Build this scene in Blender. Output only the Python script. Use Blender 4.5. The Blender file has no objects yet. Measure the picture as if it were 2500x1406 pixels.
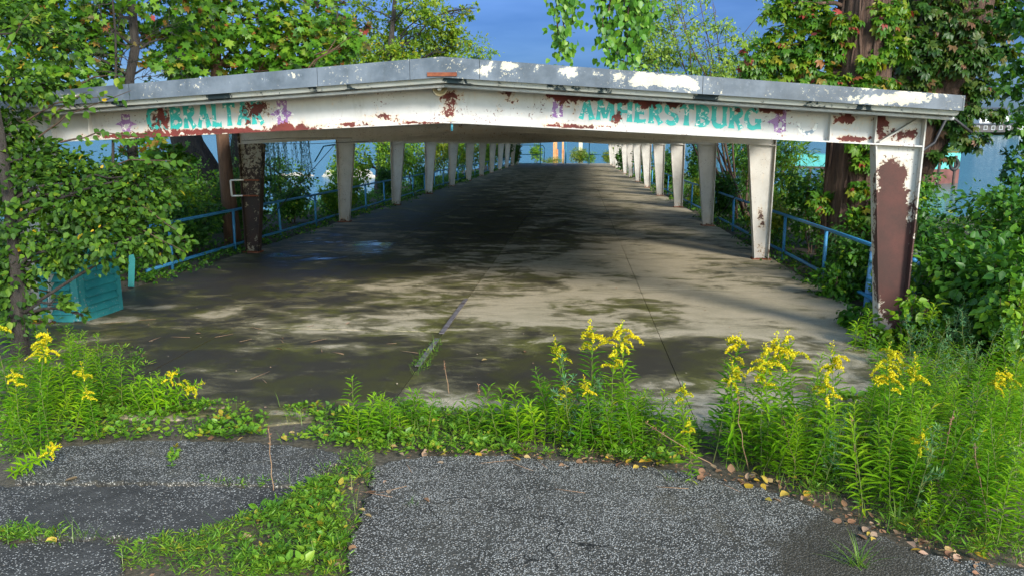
import bpy, math, random
import numpy as np
from mathutils import Matrix, Vector

rng = np.random.default_rng(7)
random.seed(7)
scene = bpy.context.scene
col = scene.collection

# ------------------------------------------------------------------ camera, sky, sun, exposure
F_PX, PITCH, YAW, K = 1944.0, 0.2090, 0.0820, 0.0305      # K: the ramp falls 3 cm per metre towards the river
CAM_H = 2.5
cp, sp, cy, sy = math.cos(PITCH), math.sin(PITCH), math.cos(YAW), math.sin(YAW)
FW = np.array([-sy * cp, cy * cp, -sp]); RT = np.array([cy, sy, 0.0]); UP = np.cross(RT, FW)
cam_data = bpy.data.cameras.new('camera')
cam_data.sensor_width = 36.0
cam_data.lens = F_PX / 2500 * 36.0
cam_data.clip_start = 0.05
cam_data.clip_end = 6000
cam = bpy.data.objects.new('camera', cam_data)
col.objects.link(cam)
cam.matrix_world = Matrix(((RT[0], UP[0], -FW[0], 0), (RT[1], UP[1], -FW[1], 0), (RT[2], UP[2], -FW[2], CAM_H), (0, 0, 0, 1)))
scene.camera = cam

SUN_EL, SUN_AZ = math.radians(27), math.radians(148)      # azimuth clockwise from +Y: behind the camera, to the right
sun_dir = Vector((math.sin(SUN_AZ) * math.cos(SUN_EL), math.cos(SUN_AZ) * math.cos(SUN_EL), math.sin(SUN_EL)))
sl = bpy.data.lights.new('sun', 'SUN')
sl.energy = 2.3
sl.angle = math.radians(14.0)
sl.color = (1.0, 0.95, 0.86)
so = bpy.data.objects.new('sun', sl)
col.objects.link(so)
so.rotation_euler = sun_dir.to_track_quat('Z', 'Y').to_euler()

world = bpy.data.worlds.new('World')
scene.world = world
world.use_nodes = True
wn = world.node_tree
wn.nodes.clear()


def N(t, kind, **kw):
    n = t.nodes.new(kind)
    for k, v in kw.items():
        if k in n.inputs.keys():
            n.inputs[k].default_value = v
        else:
            setattr(n, k, v)
    return n


sky = N(wn, 'ShaderNodeTexSky', sky_type='NISHITA', sun_disc=False)
sky.sun_elevation = SUN_EL
sky.sun_rotation = SUN_AZ
sky.air_density = 1.0
sky.dust_density = 0.3
sky.ozone_density = 3.0
tc = N(wn, 'ShaderNodeTexCoord')
cl = N(wn, 'ShaderNodeTexNoise', Scale=2.2, Detail=5.0, Roughness=0.5)
mp = N(wn, 'ShaderNodeMapping')
mp.inputs['Scale'].default_value = (1, 1, 4.5)
wn.links.new(tc.outputs['Generated'], mp.inputs['Vector'])
wn.links.new(mp.outputs['Vector'], cl.inputs['Vector'])
# a storm front fills the northern half of the sky, the unseen half behind the camera is brightened for fill
dt = N(wn, 'ShaderNodeVectorMath', operation='DOT_PRODUCT')
dt.inputs[1].default_value = (0.15, 0.985, 0.0)
wn.links.new(tc.outputs['Generated'], dt.inputs[0])
fr = N(wn, 'ShaderNodeMapRange', interpolation_type='SMOOTHSTEP')
fr.inputs['From Min'].default_value = -0.35
fr.inputs['From Max'].default_value = 0.75
wn.links.new(dt.outputs['Value'], fr.inputs['Value'])
c1 = N(wn, 'ShaderNodeValToRGB')
c1.color_ramp.elements[0].position = 0.40
c1.color_ramp.elements[0].color = (0.052, 0.098, 0.205, 1)
c1.color_ramp.elements[1].position = 0.66
c1.color_ramp.elements[1].color = (0.145, 0.195, 0.325, 1)
wn.links.new(cl.outputs['Fac'], c1.inputs['Fac'])
cr = N(wn, 'ShaderNodeMixRGB')
cr.inputs['Color1'].default_value = (1.35, 1.28, 1.14, 1)
wn.links.new(fr.outputs['Result'], cr.inputs['Fac'])
wn.links.new(c1.outputs['Color'], cr.inputs['Color2'])
mx = N(wn, 'ShaderNodeMixRGB', blend_type='MULTIPLY', Fac=1.0)
wn.links.new(sky.outputs['Color'], mx.inputs['Color1'])
wn.links.new(cr.outputs['Color'], mx.inputs['Color2'])
bg = N(wn, 'ShaderNodeBackground', Strength=0.15)
wo = N(wn, 'ShaderNodeOutputWorld')
wn.links.new(mx.outputs['Color'], bg.inputs['Color'])
wn.links.new(bg.outputs['Background'], wo.inputs['Surface'])

scene.view_settings.view_transform = 'Standard'
scene.view_settings.look = 'None'
scene.view_settings.gamma = 1.0
scene.view_settings.use_curve_mapping = False
scene.view_settings.exposure = 1.3
scene.render.engine = 'CYCLES'
scene.cycles.max_bounces = 6
scene.cycles.transparent_max_bounces = 4
scene.cycles.use_denoising = True

# ------------------------------------------------------------------ helpers


def ray(px, py):
    return FW + RT * ((px - 1250) / F_PX) - UP * ((py - 703) / F_PX)


def at_y(px, py, Y):
    v = ray(px, py)
    t = Y / v[1]
    return np.array([v[0] * t, Y, CAM_H + v[2] * t])


def on_deck(px, py, h=0.0):
    v = ray(px, py)
    t = (h - CAM_H) / (v[2] + K * v[1])
    return np.array([v[0] * t, v[1] * t, CAM_H + v[2] * t])


def to_px(P):
    d = np.asarray(P, float) - np.array([0, 0, CAM_H])
    z = d @ FW
    return 1250 + F_PX * (d @ RT) / z, 703 - F_PX * (d @ UP) / z, z


def dk(x, y, h=0.0):
    return np.array([x, y, h - K * y])


def tag(o, label=None, cat=None, group=None, kind=None):
    if label: o['label'] = label
    if cat: o['category'] = cat
    if group: o['group'] = group
    if kind: o['kind'] = kind
    return o


def link(name, data, parent=None, loc=None):
    o = bpy.data.objects.new(name, data)
    col.objects.link(o)
    if parent is not None: o.parent = parent
    if loc is not None: o.location = Vector([float(c) for c in loc])
    return o


def thing(name, label, cat, loc=(0, 0, 0), group=None, rotz=0.0):
    o = link(name, None, None, loc)
    o.empty_display_size = 0.2
    o.rotation_euler.z = rotz
    return tag(o, label, cat, group)


class MB:
    """collects shapes for ONE mesh"""

    def __init__(s):
        s.v, s.f, s.sm, s.n = [], [], [], 0

    def add(s, verts, faces, smooth=False):
        b = s.n
        s.v.extend([tuple(map(float, p)) for p in verts])
        s.f.extend([tuple(b + i for i in q) for q in faces])
        s.sm.extend([smooth] * len(faces))
        s.n += len(verts)
        return s

    def box(s, c, d, rot=None):
        x, y, z = d[0] / 2, d[1] / 2, d[2] / 2
        V = np.array([(-x, -y, -z), (x, -y, -z), (x, y, -z), (-x, y, -z), (-x, -y, z), (x, -y, z), (x, y, z), (-x, y, z)])
        if rot is not None: V = V @ np.asarray(rot).T
        return s.add(V + np.asarray(c), [(0, 3, 2, 1), (4, 5, 6, 7), (0, 1, 5, 4), (1, 2, 6, 5), (2, 3, 7, 6), (3, 0, 4, 7)])

    def hexa(s, V8):
        return s.add(V8, [(0, 3, 2, 1), (4, 5, 6, 7), (0, 1, 5, 4), (1, 2, 6, 5), (2, 3, 7, 6), (3, 0, 4, 7)])

    def tube(s, pts, radii, n=6, caps=True, ridge=0.0):
        pts = [np.asarray(p, float) for p in pts]
        if np.isscalar(radii): radii = [radii] * len(pts)
        V, Fc = [], []
        ref = None
        rk = rng.normal(0, 1, n) if n >= 24 else None
        for i, p in enumerate(pts):
            d = pts[min(i + 1, len(pts) - 1)] - pts[max(i - 1, 0)]
            d = d / (np.linalg.norm(d) + 1e-9)
            if ref is None:
                ref = np.array([0, 0, 1.0]) if abs(d[2]) < .9 else np.array([1.0, 0, 0])
            a = np.cross(d, ref); a /= np.linalg.norm(a) + 1e-9
            b = np.cross(d, a)
            ref = np.cross(a, d) if False else ref
            for k in range(n):
                t = 2 * math.pi * k / n
                r = radii[i] * (1 + ridge * math.sin(k * 2.4 + .5 * math.sin(i * 1.1 + k)) + ridge * .6 * math.sin(i * 1.7 + k * 4.1))
                if rk is not None: r = radii[i] * (1 + ridge * (.75 * rk[k] + .45 * rk[(k + i // 5) % n] + .3 * math.sin(i * .6 + k * 1.3)))
                V.append(p + r * (math.cos(t) * a + math.sin(t) * b))
        for i in range(len(pts) - 1):
            for k in range(n):
                Fc.append((i * n + k, i * n + (k + 1) % n, (i + 1) * n + (k + 1) % n, (i + 1) * n + k))
        if caps:
            Fc.append(tuple(range(n - 1, -1, -1)))
            Fc.append(tuple((len(pts) - 1) * n + k for k in range(n)))
        return s.add(V, Fc, True)

    def mesh(s, name, mat):
        m = bpy.data.meshes.new(name)
        m.from_pydata(s.v, [], s.f)
        m.polygons.foreach_set('use_smooth', s.sm)
        if mat is not None: m.materials.append(mat)
        m.update()
        return m

    def obj(s, name, mat, parent=None, loc=None):
        return link(name, s.mesh(name, mat), parent, loc)


def set_attr(m, name, vals):
    a = m.attributes.new(name, 'FLOAT', 'POINT')
    a.data.foreach_set('value', np.asarray(vals, np.float32))


def mesh_tris(name, V, T, mat, attrs=None, smooth=False):
    m = bpy.data.meshes.new(name)
    V = np.ascontiguousarray(V, np.float32); T = np.ascontiguousarray(T, np.int32)
    m.vertices.add(len(V)); m.loops.add(len(T) * 3); m.polygons.add(len(T))
    m.vertices.foreach_set('co', V.ravel())
    m.loops.foreach_set('vertex_index', T.ravel())
    m.polygons.foreach_set('loop_start', np.arange(0, len(T) * 3, 3, dtype=np.int32))
    if smooth: m.polygons.foreach_set('use_smooth', np.ones(len(T), bool))
    m.update(calc_edges=True)
    if mat is not None: m.materials.append(mat)
    for k, a in (attrs or {}).items(): set_attr(m, k, a)
    return m


def unit(a):
    return a / (np.linalg.norm(a, axis=-1, keepdims=True) + 1e-9)


# ------------------------------------------------------------------ materials


def new_mat(name):
    m = bpy.data.materials.new(name)
    m.use_nodes = True
    t = m.node_tree
    b = t.nodes['Principled BSDF']
    return m, t, b


def rgba(c):
    return (c[0], c[1], c[2], 1.0)


def ramp(t, stops, fac=None, interp='LINEAR'):
    n = t.nodes.new('ShaderNodeValToRGB')
    e = n.color_ramp.elements
    n.color_ramp.interpolation = interp
    while len(e) < len(stops): e.new(0.5)
    for i, (p, c) in enumerate(stops):
        e[i].position = p
        e[i].color = rgba(c) if not np.isscalar(c) else (c, c, c, 1)
    if fac is not None: t.links.new(fac, n.inputs['Fac'])
    return n.outputs['Color']


def pos(t, obj=False, scale=None):
    o = (t.nodes.new('ShaderNodeTexCoord').outputs['Object'] if obj else t.nodes.new('ShaderNodeNewGeometry').outputs['Position'])
    if scale:
        m = t.nodes.new('ShaderNodeMapping')
        m.inputs['Scale'].default_value = scale
        t.links.new(o, m.inputs['Vector'])
        o = m.outputs['Vector']
    return o


def noise(t, vec, s, d=6.0, r=0.6, dist=0.0):
    n = N(t, 'ShaderNodeTexNoise', Scale=s, Detail=d, Roughness=r, Distortion=dist)
    t.links.new(vec, n.inputs['Vector'])
    return n.outputs['Fac']


def math_(t, op, a, b=None, clamp=False):
    n = t.nodes.new('ShaderNodeMath')
    n.operation = op
    n.use_clamp = clamp
    for i, x in enumerate((a, b)):
        if x is None: continue
        if np.isscalar(x): n.inputs[i].default_value = x
        else: t.links.new(x, n.inputs[i])
    return n.outputs[0]


def smooth(t, x, lo, hi):
    n = t.nodes.new('ShaderNodeMapRange')
    n.interpolation_type = 'SMOOTHSTEP'
    n.inputs['From Min'].default_value = lo
    n.inputs['From Max'].default_value = hi
    t.links.new(x, n.inputs['Value'])
    return n.outputs['Result']


def mix(t, fac, a, b, mode='MIX'):
    n = t.nodes.new('ShaderNodeMixRGB')
    n.blend_type = mode
    for i, x in (('Fac', fac), ('Color1', a), ('Color2', b)):
        if isinstance(x, tuple): n.inputs[i].default_value = rgba(x)
        elif np.isscalar(x): n.inputs[i].default_value = x
        else: t.links.new(x, n.inputs[i])
    return n.outputs['Color']


def bump(t, b, h, strength=0.4, dist=0.02):
    n = N(t, 'ShaderNodeBump', Strength=strength, Distance=dist)
    t.links.new(h, n.inputs['Height'])
    t.links.new(n.outputs['Normal'], b.inputs['Normal'])


def attr(t, name):
    n = t.nodes.new('ShaderNodeAttribute')
    n.attribute_name = name
    return n.outputs['Fac']


def leaf_mat(name, stops, rough=0.42, trans=0.35, vary=False):
    m, t, b = new_mat(name)
    c = ramp(t, stops, attr(t, 'tone'))
    v = noise(t, pos(t), 3.0, 3)
    c2 = mix(t, smooth(t, v, .35, .7), c, mix(t, 1.0, c, (.72, .84, .75), 'MULTIPLY'))
    if vary:
        oi = t.nodes.new('ShaderNodeObjectInfo')
        c2 = mix(t, 1.0, c2, ramp(t, [(0, (.62, .80, .9)), (.35, (.9, .97, 1.0)), (.7, (1.1, 1.08, 1.0)), (1, (1.45, 1.2, .9))], oi.outputs['Random']), 'MULTIPLY')
    t.links.new(c2, b.inputs['Base Color'])
    b.inputs['Roughness'].default_value = rough
    b.inputs['Specular IOR Level'].default_value = 0.35
    tr = t.nodes.new('ShaderNodeBsdfTranslucent')
    t.links.new(mix(t, 1.0, c2, (1.25, 1.2, .6), 'MULTIPLY'), tr.inputs['Color'])
    ms = t.nodes.new('ShaderNodeMixShader')
    ms.inputs[0].default_value = trans
    t.links.new(b.outputs[0], ms.inputs[1])
    t.links.new(tr.outputs[0], ms.inputs[2])
    t.links.new(ms.outputs[0], t.nodes['Material Output'].inputs['Surface'])
    return m


def bark_mat(name, dark, light, s=6.0, vines=False):
    m, t, b = new_mat(name)
    p = pos(t, scale=(1, 1, .16))
    n1 = noise(t, p, s * 2.2, 7, .7)
    c = ramp(t, [(.3, dark), (.55, tuple(.5 * (a + q) for a, q in zip(dark, light))), (.75, light)], n1)
    t.links.new(c, b.inputs['Base Color'])
    b.inputs['Roughness'].default_value = .9
    bump(t, b, n1, 1.0, .12)
    return m


def paint_mat(name, base, base2, under, under2, stain, s=9.0, amp=2.4, wear=None, rough=.5, edge=.02):
    """paint that has flaked where the vertex attribute 'peel' plus a noise passes one half"""
    m, t, b = new_mat(name)
    p = pos(t)
    n1 = noise(t, p, s, 10, .72, .6)
    n2 = noise(t, p, s * 3.1, 8, .7)
    pe = attr(t, 'peel')
    val = math_(t, 'ADD', pe, math_(t, 'MULTIPLY', math_(t, 'SUBTRACT', math_(t, 'ADD', math_(t, 'MULTIPLY', n1, .75), math_(t, 'MULTIPLY', n2, .25)), .5), amp))
    mask = smooth(t, val, .5 - edge, .5 + edge)
    spk = math_(t, 'MULTIPLY', smooth(t, noise(t, p, 34.0, 5, .65), .605, .625), smooth(t, noise(t, p, 2.6, 4, .6), .47, .60))
    mask = math_(t, 'MAXIMUM', mask, spk)
    st = smooth(t, val, .30, .52)
    n3 = noise(t, p, 2.3, 6, .65)
    grime = noise(t, pos(t, scale=(1, 1, .25)), 9.0, 5, .7)
    c = mix(t, smooth(t, n3, .35, .7), base, base2)
    c = mix(t, math_(t, 'MULTIPLY', smooth(t, grime, .5, .8), .45), c, mix(t, 1.0, c, (.62, .57, .46), 'MULTIPLY'))
    drip = smooth(t, noise(t, pos(t, scale=(1, 1, .07)), 14.0, 4, .6), .55, .72)
    c = mix(t, math_(t, 'MULTIPLY', math_(t, 'MULTIPLY', drip, smooth(t, val, .05, .42)), .5), c, stain)
    c = mix(t, math_(t, 'MULTIPLY', st, .55), c, stain)
    if wear:
        w = noise(t, p, 16, 7, .7)
        c = mix(t, smooth(t, w, wear[0], wear[0] + .05), c, wear[1])
    u = mix(t, smooth(t, n3, .3, .65), under, under2)
    u = mix(t, math_(t, 'MULTIPLY', smooth(t, noise(t, p, 60, 3), .5, .7), .4), u, mix(t, 1.0, u, (.6, .55, .5), 'MULTIPLY'))
    t.links.new(mix(t, mask, c, u), b.inputs['Base Color'])
    t.links.new(math_(t, 'ADD', rough, math_(t, 'MULTIPLY', mask, .3)), b.inputs['Roughness'])
    bump(t, b, math_(t, 'SUBTRACT', math_(t, 'MULTIPLY', n3, .3), mask), .35, .006)
    return m


def plain_mat(name, c1, c2, s=6.0, rough=.6, bs=.2, metallic=0.0):
    m, t, b = new_mat(name)
    p = pos(t)
    n1 = noise(t, p, s, 7, .65)
    t.links.new(ramp(t, [(.32, c1), (.68, c2)], n1), b.inputs['Base Color'])
    b.inputs['Roughness'].default_value = rough
    b.inputs['Metallic'].default_value = metallic
    bump(t, b, n1, bs, .02)
    return m


RUST, RUST2 = (.135, .022, .016), (.075, .018, .013)
M = {}
M['beam'] = paint_mat('flaking_white_paint', (.53, .52, .50), (.45, .44, .42), (.17, .030, .024), RUST2, (.62, .43, .24))
M['column'] = paint_mat('weathered_white_paint', (.49, .47, .43), (.41, .385, .345), (.09, .030, .022), (.05, .022, .016), (.5, .36, .2))
M['fascia'] = paint_mat('flaking_grey_fascia', (.060, .078, .098), (.135, .16, .19), (.55, .485, .325), (.60, .55, .42), (.17, .20, .24), s=8.0, amp=2.7, rough=.42)
M['rusty'] = paint_mat('rusted_column_paint', (.30, .28, .22), (.20, .19, .13), (.04, .018, .012), (.018, .013, .011), (.2, .13, .06), s=9)
M['teal_letter'] = paint_mat('flaking_teal_lettering', (.02, .37, .33), (.03, .43, .39), (.19, .032, .024), RUST2, (.03, .35, .33), wear=(.56, (.72, .70, .65)))
M['purple_letter'] = paint_mat('flaking_purple_lettering', (.25, .115, .30), (.32, .17, .36), (.19, .032, .024), RUST2, (.28, .14, .32), wear=(.535, (.72, .70, .65)))
M['ghost_letter'] = paint_mat('ghost_grey_lettering', (.16, .22, .27), (.22, .28, .33), (.19, .032, .024), RUST2, (.2, .25, .3), wear=(.47, (.72, .70, .65)))
M['trim'] = paint_mat('teal_flecked_trim', (.42, .43, .40), (.33, .35, .33), (.014, .035, .042), (.01, .022, .03), (.38, .36, .30), s=5, amp=1.0)
M['roof'] = plain_mat('grey_roof_sheet', (.10, .10, .10), (.17, .16, .15), 3, .7)
M['soffit'] = plain_mat('stained_soffit', (.16, .155, .14), (.26, .25, .22), 2.2, .75)
M['blue'] = plain_mat('blue_pipe_paint', (.028, .17, .34), (.05, .25, .46), 8, .5)
M['teal_pipe'] = plain_mat('teal_pipe_paint', (.02, .13, .19), (.035, .20, .26), 8, .55)
M['pale_blue'] = plain_mat('flaked_blue_bollard', (.09, .27, .55), (.16, .36, .62), 12, .5)
M['grey_cap'] = plain_mat('grey_metal', (.30, .31, .31), (.45, .45, .43), 12, .5)
M['dark_metal'] = plain_mat('dark_steel', (.012, .012, .013), (.03, .028, .026), 12, .6)
M['white_paint'] = plain_mat('old_white_paint', (.60, .58, .54), (.72, .70, .66), 9, .6)
M['rust_bar'] = plain_mat('rust', (.14, .035, .015), (.26, .08, .03), 15, .85)
M['louvre'] = paint_mat('teal_louvre_paint', (.022, .20, .20), (.032, .26, .25), (.30, .31, .28), (.4, .4, .36), (.04, .26, .26), s=14, amp=.9)
M['glass'] = plain_mat('brown_lamp_dish', (.20, .155, .075), (.27, .22, .12), 9, .35)
M['porcelain'] = plain_mat('white_porcelain', (.72, .72, .72), (.78, .78, .78), 9, .3)
M['soil'] = plain_mat('gravelly_soil', (.035, .030, .018), (.15, .125, .085), 26, .95, .6)
M['rock'] = plain_mat('pale_limestone', (.33, .29, .23), (.58, .53, .45), 3, .85, .6)
M['dry'] = plain_mat('dry_stalk', (.20, .11, .06), (.32, .20, .11), 9, .9)
M['bark_dark'] = bark_mat('dark_maple_bark', (.022, .017, .014), (.085, .07, .055))
M['bark_red'] = bark_mat('reddish_cottonwood_bark', (.022, .012, .008), (.20, .112, .072), 3.6)
M['bark_pole'] = bark_mat('brown_pole_bark', (.11, .055, .03), (.20, .11, .065), 5)
M['bark_willow'] = bark_mat('black_willow_bark', (.008, .006, .005), (.035, .027, .02), 4)
M['vine_stem'] = bark_mat('vine_bark', (.06, .03, .02), (.20, .12, .08), 9)
M['stem'] = plain_mat('green_stem', (.08, .13, .02), (.16, .16, .04), 20, .7)
M['twig'] = plain_mat('brown_twig', (.06, .035, .02), (.12, .07, .045), 20, .8)

G = {}
G['left'] = leaf_mat('mulberry_leaf', [(0, (0.016, 0.050, 0.005)), (.45, (0.051, 0.127, 0.008)), (.8, (0.128, 0.238, 0.015)), (.97, (0.246, 0.312, 0.021)), (1, (0.616, 0.394, 0.021))], rough=.6)
G['maple'] = leaf_mat('maple_leaf', [(0, (0.026, 0.085, 0.006)), (.5, (0.088, 0.216, 0.013)), (.8, (0.210, 0.339, 0.023)), (.93, (0.297, 0.231, 0.032)), (1, (0.333, 0.116, 0.032))])
G['olive'] = leaf_mat('reddening_maple_leaf', [(0, (0.036, 0.061, 0.010)), (.5, (0.109, 0.122, 0.022)), (.85, (0.170, 0.109, 0.036)), (1, (0.340, 0.049, 0.036))])
G['locust'] = leaf_mat('locust_leaf', [(0, (0.097, 0.200, 0.015)), (.5, (0.228, 0.351, 0.027)), (.9, (0.367, 0.418, 0.038)), (1, (0.542, 0.435, 0.030))], trans=.5)
G['cotton'] = leaf_mat('cottonwood_leaf', [(0, (0.036, 0.123, 0.011)), (.6, (0.103, 0.257, 0.021)), (1, (0.226, 0.369, 0.036))])
G['sapling'] = leaf_mat('sapling_leaf', [(0, (0.100, 0.217, 0.033)), (.6, (0.227, 0.366, 0.056)), (1, (0.397, 0.487, 0.078))], trans=.4)
G['creeper'] = leaf_mat('creeper_leaf', [(0, (0.025, 0.091, 0.008)), (.45, (0.077, 0.190, 0.012)), (.75, (0.196, 0.289, 0.017)), (.9, (0.308, 0.259, 0.024)), (.97, (0.279, 0.091, 0.036)), (1, (0.363, 0.061, 0.049))])
G['creeper_dark'] = leaf_mat('dark_creeper_leaf', [(0, (0.017, 0.058, 0.008)), (.5, (0.052, 0.123, 0.014)), (.8, (0.116, 0.147, 0.024)), (1, (0.204, 0.099, 0.049))])
G['bush'] = leaf_mat('bush_leaf', [(0, (0.020, 0.078, 0.008)), (.5, (0.060, 0.174, 0.014)), (.9, (0.161, 0.331, 0.021)), (1, (0.322, 0.418, 0.023))])
G['dark'] = leaf_mat('dark_shrub_leaf', [(0, (0.014, 0.055, 0.009)), (.6, (0.043, 0.134, 0.015)), (1, (0.118, 0.249, 0.019))])
G['sunny'] = leaf_mat('sunny_shrub_leaf', [(0, (0.053, 0.155, 0.009)), (.6, (0.155, 0.297, 0.015)), (1, (0.347, 0.424, 0.021))])
G['yellowing'] = leaf_mat('yellowing_shrub_leaf', [(0, (0.082, 0.154, 0.011)), (.6, (0.205, 0.267, 0.015)), (1, (0.390, 0.339, 0.021))])
G['willow'] = leaf_mat('willow_leaf', [(0, (0.021, 0.072, 0.031)), (.6, (0.052, 0.134, 0.062)), (1, (0.103, 0.205, 0.092))])
G['rod'] = leaf_mat('goldenrod_leaf', [(0, (0.082, 0.206, 0.008)), (.5, (0.187, 0.392, 0.012)), (.9, (0.350, 0.503, 0.018)), (1, (0.559, 0.447, 0.020))], trans=.42, vary=True)
G['plume'] = leaf_mat('goldenrod_flower', [(0, (.55, .42, .004)), (.6, (.78, .62, .006)), (1, (.66, .64, .03))], rough=.7, trans=.25)
G['weed'] = leaf_mat('weed_leaf', [(0, (0.058, 0.153, 0.014)), (.5, (0.150, 0.307, 0.021)), (.85, (0.275, 0.398, 0.027)), (1, (0.437, 0.324, 0.034))])
G['grass'] = leaf_mat('grass_blade', [(0, (0.062, 0.164, 0.012)), (.6, (0.144, 0.277, 0.021)), (1, (0.308, 0.308, 0.072))])
G['litter'] = leaf_mat('fallen_leaf', [(0, (.12, .05, .025)), (.3, (.30, .15, .08)), (.55, (.42, .26, .17)), (.75, (.50, .34, .02)), (.9, (.36, .07, .03)), (1, (.45, .38, .28))], trans=.1, rough=.7)


def concrete():
    m, t, b = new_mat('stained_concrete')
    p = pos(t)
    d = attr(t, 'dirt')  # stain depth, with some shade and sunlight mixed into the tone
    w = attr(t, 'wet')
    n1 = noise(t, p, .9, 8, .62, .5)
    n2 = noise(t, pos(t, scale=(.55, 1, 1)), 2.4, 8, .7, .8)
    n3 = noise(t, p, 70, 4, .7)
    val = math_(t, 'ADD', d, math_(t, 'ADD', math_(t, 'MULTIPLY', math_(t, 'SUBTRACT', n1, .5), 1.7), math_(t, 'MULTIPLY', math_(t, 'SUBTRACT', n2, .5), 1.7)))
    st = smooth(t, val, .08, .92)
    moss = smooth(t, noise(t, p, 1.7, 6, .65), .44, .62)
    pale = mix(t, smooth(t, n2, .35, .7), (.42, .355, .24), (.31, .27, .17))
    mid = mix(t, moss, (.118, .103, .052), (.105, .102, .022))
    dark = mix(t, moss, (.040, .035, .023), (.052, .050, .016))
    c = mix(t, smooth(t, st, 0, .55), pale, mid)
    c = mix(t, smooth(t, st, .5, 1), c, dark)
    sp_ = smooth(t, n3, .57, .68)
    c = mix(t, math_(t, 'MULTIPLY', sp_, .5), c, mix(t, 1.0, c, (3.6, 3.3, 2.8), 'MULTIPLY'))
    sp2 = smooth(t, noise(t, p, 110, 3), .6, .7)
    c = mix(t, math_(t, 'MULTIPLY', sp2, .5), c, (.02, .02, .016))
    c = mix(t, math_(t, 'MULTIPLY', w, .75), c, mix(t, 1.0, c, (.45, .46, .44), 'MULTIPLY'))
    t.links.new(c, b.inputs['Base Color'])
    wv = math_(t, 'ADD', math_(t, 'ADD', w, math_(t, 'MULTIPLY', math_(t, 'SUBTRACT', n2, .5), 1.6)), math_(t, 'MULTIPLY', math_(t, 'SUBTRACT', n1, .5), 1.2))
    wet = smooth(t, wv, .5, .85)
    r = math_(t, 'SUBTRACT', math_(t, 'SUBTRACT', .84, math_(t, 'MULTIPLY', st, .34)), math_(t, 'MULTIPLY', wet, .40))
    t.links.new(r, b.inputs['Roughness'])
    bump(t, b, math_(t, 'MULTIPLY', math_(t, 'ADD', n3, n2), math_(t, 'SUBTRACT', 1.0, wet)), .35, .012)
    return m


def asphalt(name, density, base):
    m, t, b = new_mat(name)
    p = pos(t)
    v = N(t, 'ShaderNodeTexVoronoi', Scale=84.0, Randomness=1.0)
    t.links.new(p, v.inputs['Vector'])
    big = noise(t, p, 1.6, 5, .6)
    thr = math_(t, 'ADD', density, math_(t, 'MULTIPLY', math_(t, 'SUBTRACT', big, .5), 1.7))
    cr_ = t.nodes.new('ShaderNodeSeparateColor')
    t.links.new(v.outputs['Color'], cr_.inputs[0])
    pick = math_(t, 'LESS_THAN', cr_.outputs[0], thr)
    core = math_(t, 'LESS_THAN', v.outputs['Distance'], .42)
    stone = math_(t, 'MULTIPLY', pick, core)
    sc = ramp(t, [(0, (.18, .175, .155)), (.45, (.34, .33, .29)), (.85, (.54, .52, .45)), (1, (.30, .24, .17))], cr_.outputs[1])
    bc = mix(t, smooth(t, noise(t, p, 4, 6, .7), .35, .7), base, tuple(x * 1.8 for x in base))
    ve = N(t, 'ShaderNodeTexVoronoi', Scale=1.3, feature='DISTANCE_TO_EDGE')
    wp = t.nodes.new('ShaderNodeVectorMath')
    wp.operation = 'ADD'
    t.links.new(p, wp.inputs[0])
    nn = N(t, 'ShaderNodeTexNoise', Scale=3.0, Detail=6.0)
    t.links.new(p, nn.inputs['Vector'])
    sv = t.nodes.new('ShaderNodeVectorMath')
    sv.operation = 'SCALE'
    sv.inputs['Scale'].default_value = .5
    t.links.new(nn.outputs['Color'], sv.inputs[0])
    t.links.new(sv.outputs[0], wp.inputs[1])
    t.links.new(wp.outputs[0], ve.inputs['Vector'])
    crack = math_(t, 'SUBTRACT', 1.0, smooth(t, ve.outputs['Distance'], .004, .012))
    crack = math_(t, 'MULTIPLY', crack, smooth(t, noise(t, p, .8, 3), .45, .6))
    bc = mix(t, crack, bc, (.012, .012, .010))
    stone = math_(t, 'MULTIPLY', stone, math_(t, 'SUBTRACT', 1.0, crack))
    dirt = smooth(t, noise(t, p, 1.1, 6, .6, .5), .56, .72)
    cc_ = mix(t, math_(t, 'MULTIPLY', dirt, .6), mix(t, stone, bc, sc), (.085, .072, .045))
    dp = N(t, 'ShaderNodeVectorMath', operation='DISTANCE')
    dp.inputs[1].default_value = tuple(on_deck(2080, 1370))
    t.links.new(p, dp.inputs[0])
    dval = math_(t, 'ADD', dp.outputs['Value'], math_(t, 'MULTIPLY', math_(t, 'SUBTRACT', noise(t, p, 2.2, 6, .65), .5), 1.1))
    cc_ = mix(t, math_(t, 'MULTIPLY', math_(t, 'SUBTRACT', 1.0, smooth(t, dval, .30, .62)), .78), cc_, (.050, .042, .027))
    t.links.new(cc_, b.inputs['Base Color'])
    b.inputs['Specular IOR Level'].default_value = .25
    b.inputs['Roughness'].default_value = .8
    bump(t, b, math_(t, 'SUBTRACT', 1.0, v.outputs['Distance']), .7, .008)
    return m


M['concrete'] = concrete()
M['asphalt'] = asphalt('stony_asphalt', .74, (.048, .045, .036))
M['asphalt_dark'] = asphalt('dark_asphalt', .30, (.046, .044, .038))
M['asphalt_mid'] = asphalt('worn_asphalt', .58, (.048, .046, .038))


def water_mat():
    m, t, b = new_mat('river_water')
    p = pos(t, scale=(.35, 1, 1))
    n1 = noise(t, p, 1.1, 5, .6)
    n2 = noise(t, pos(t, scale=(.25, 1, 1)), .12, 3, .5)
    t.links.new(mix(t, n2, (.045, .17, .16), (.07, .22, .21)), b.inputs['Base Color'])
    b.inputs['Roughness'].default_value = .16
    b.inputs['IOR'].default_value = 1.33
    bump(t, b, n1, .22, .25)
    return m


M['water'] = water_mat()

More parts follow.
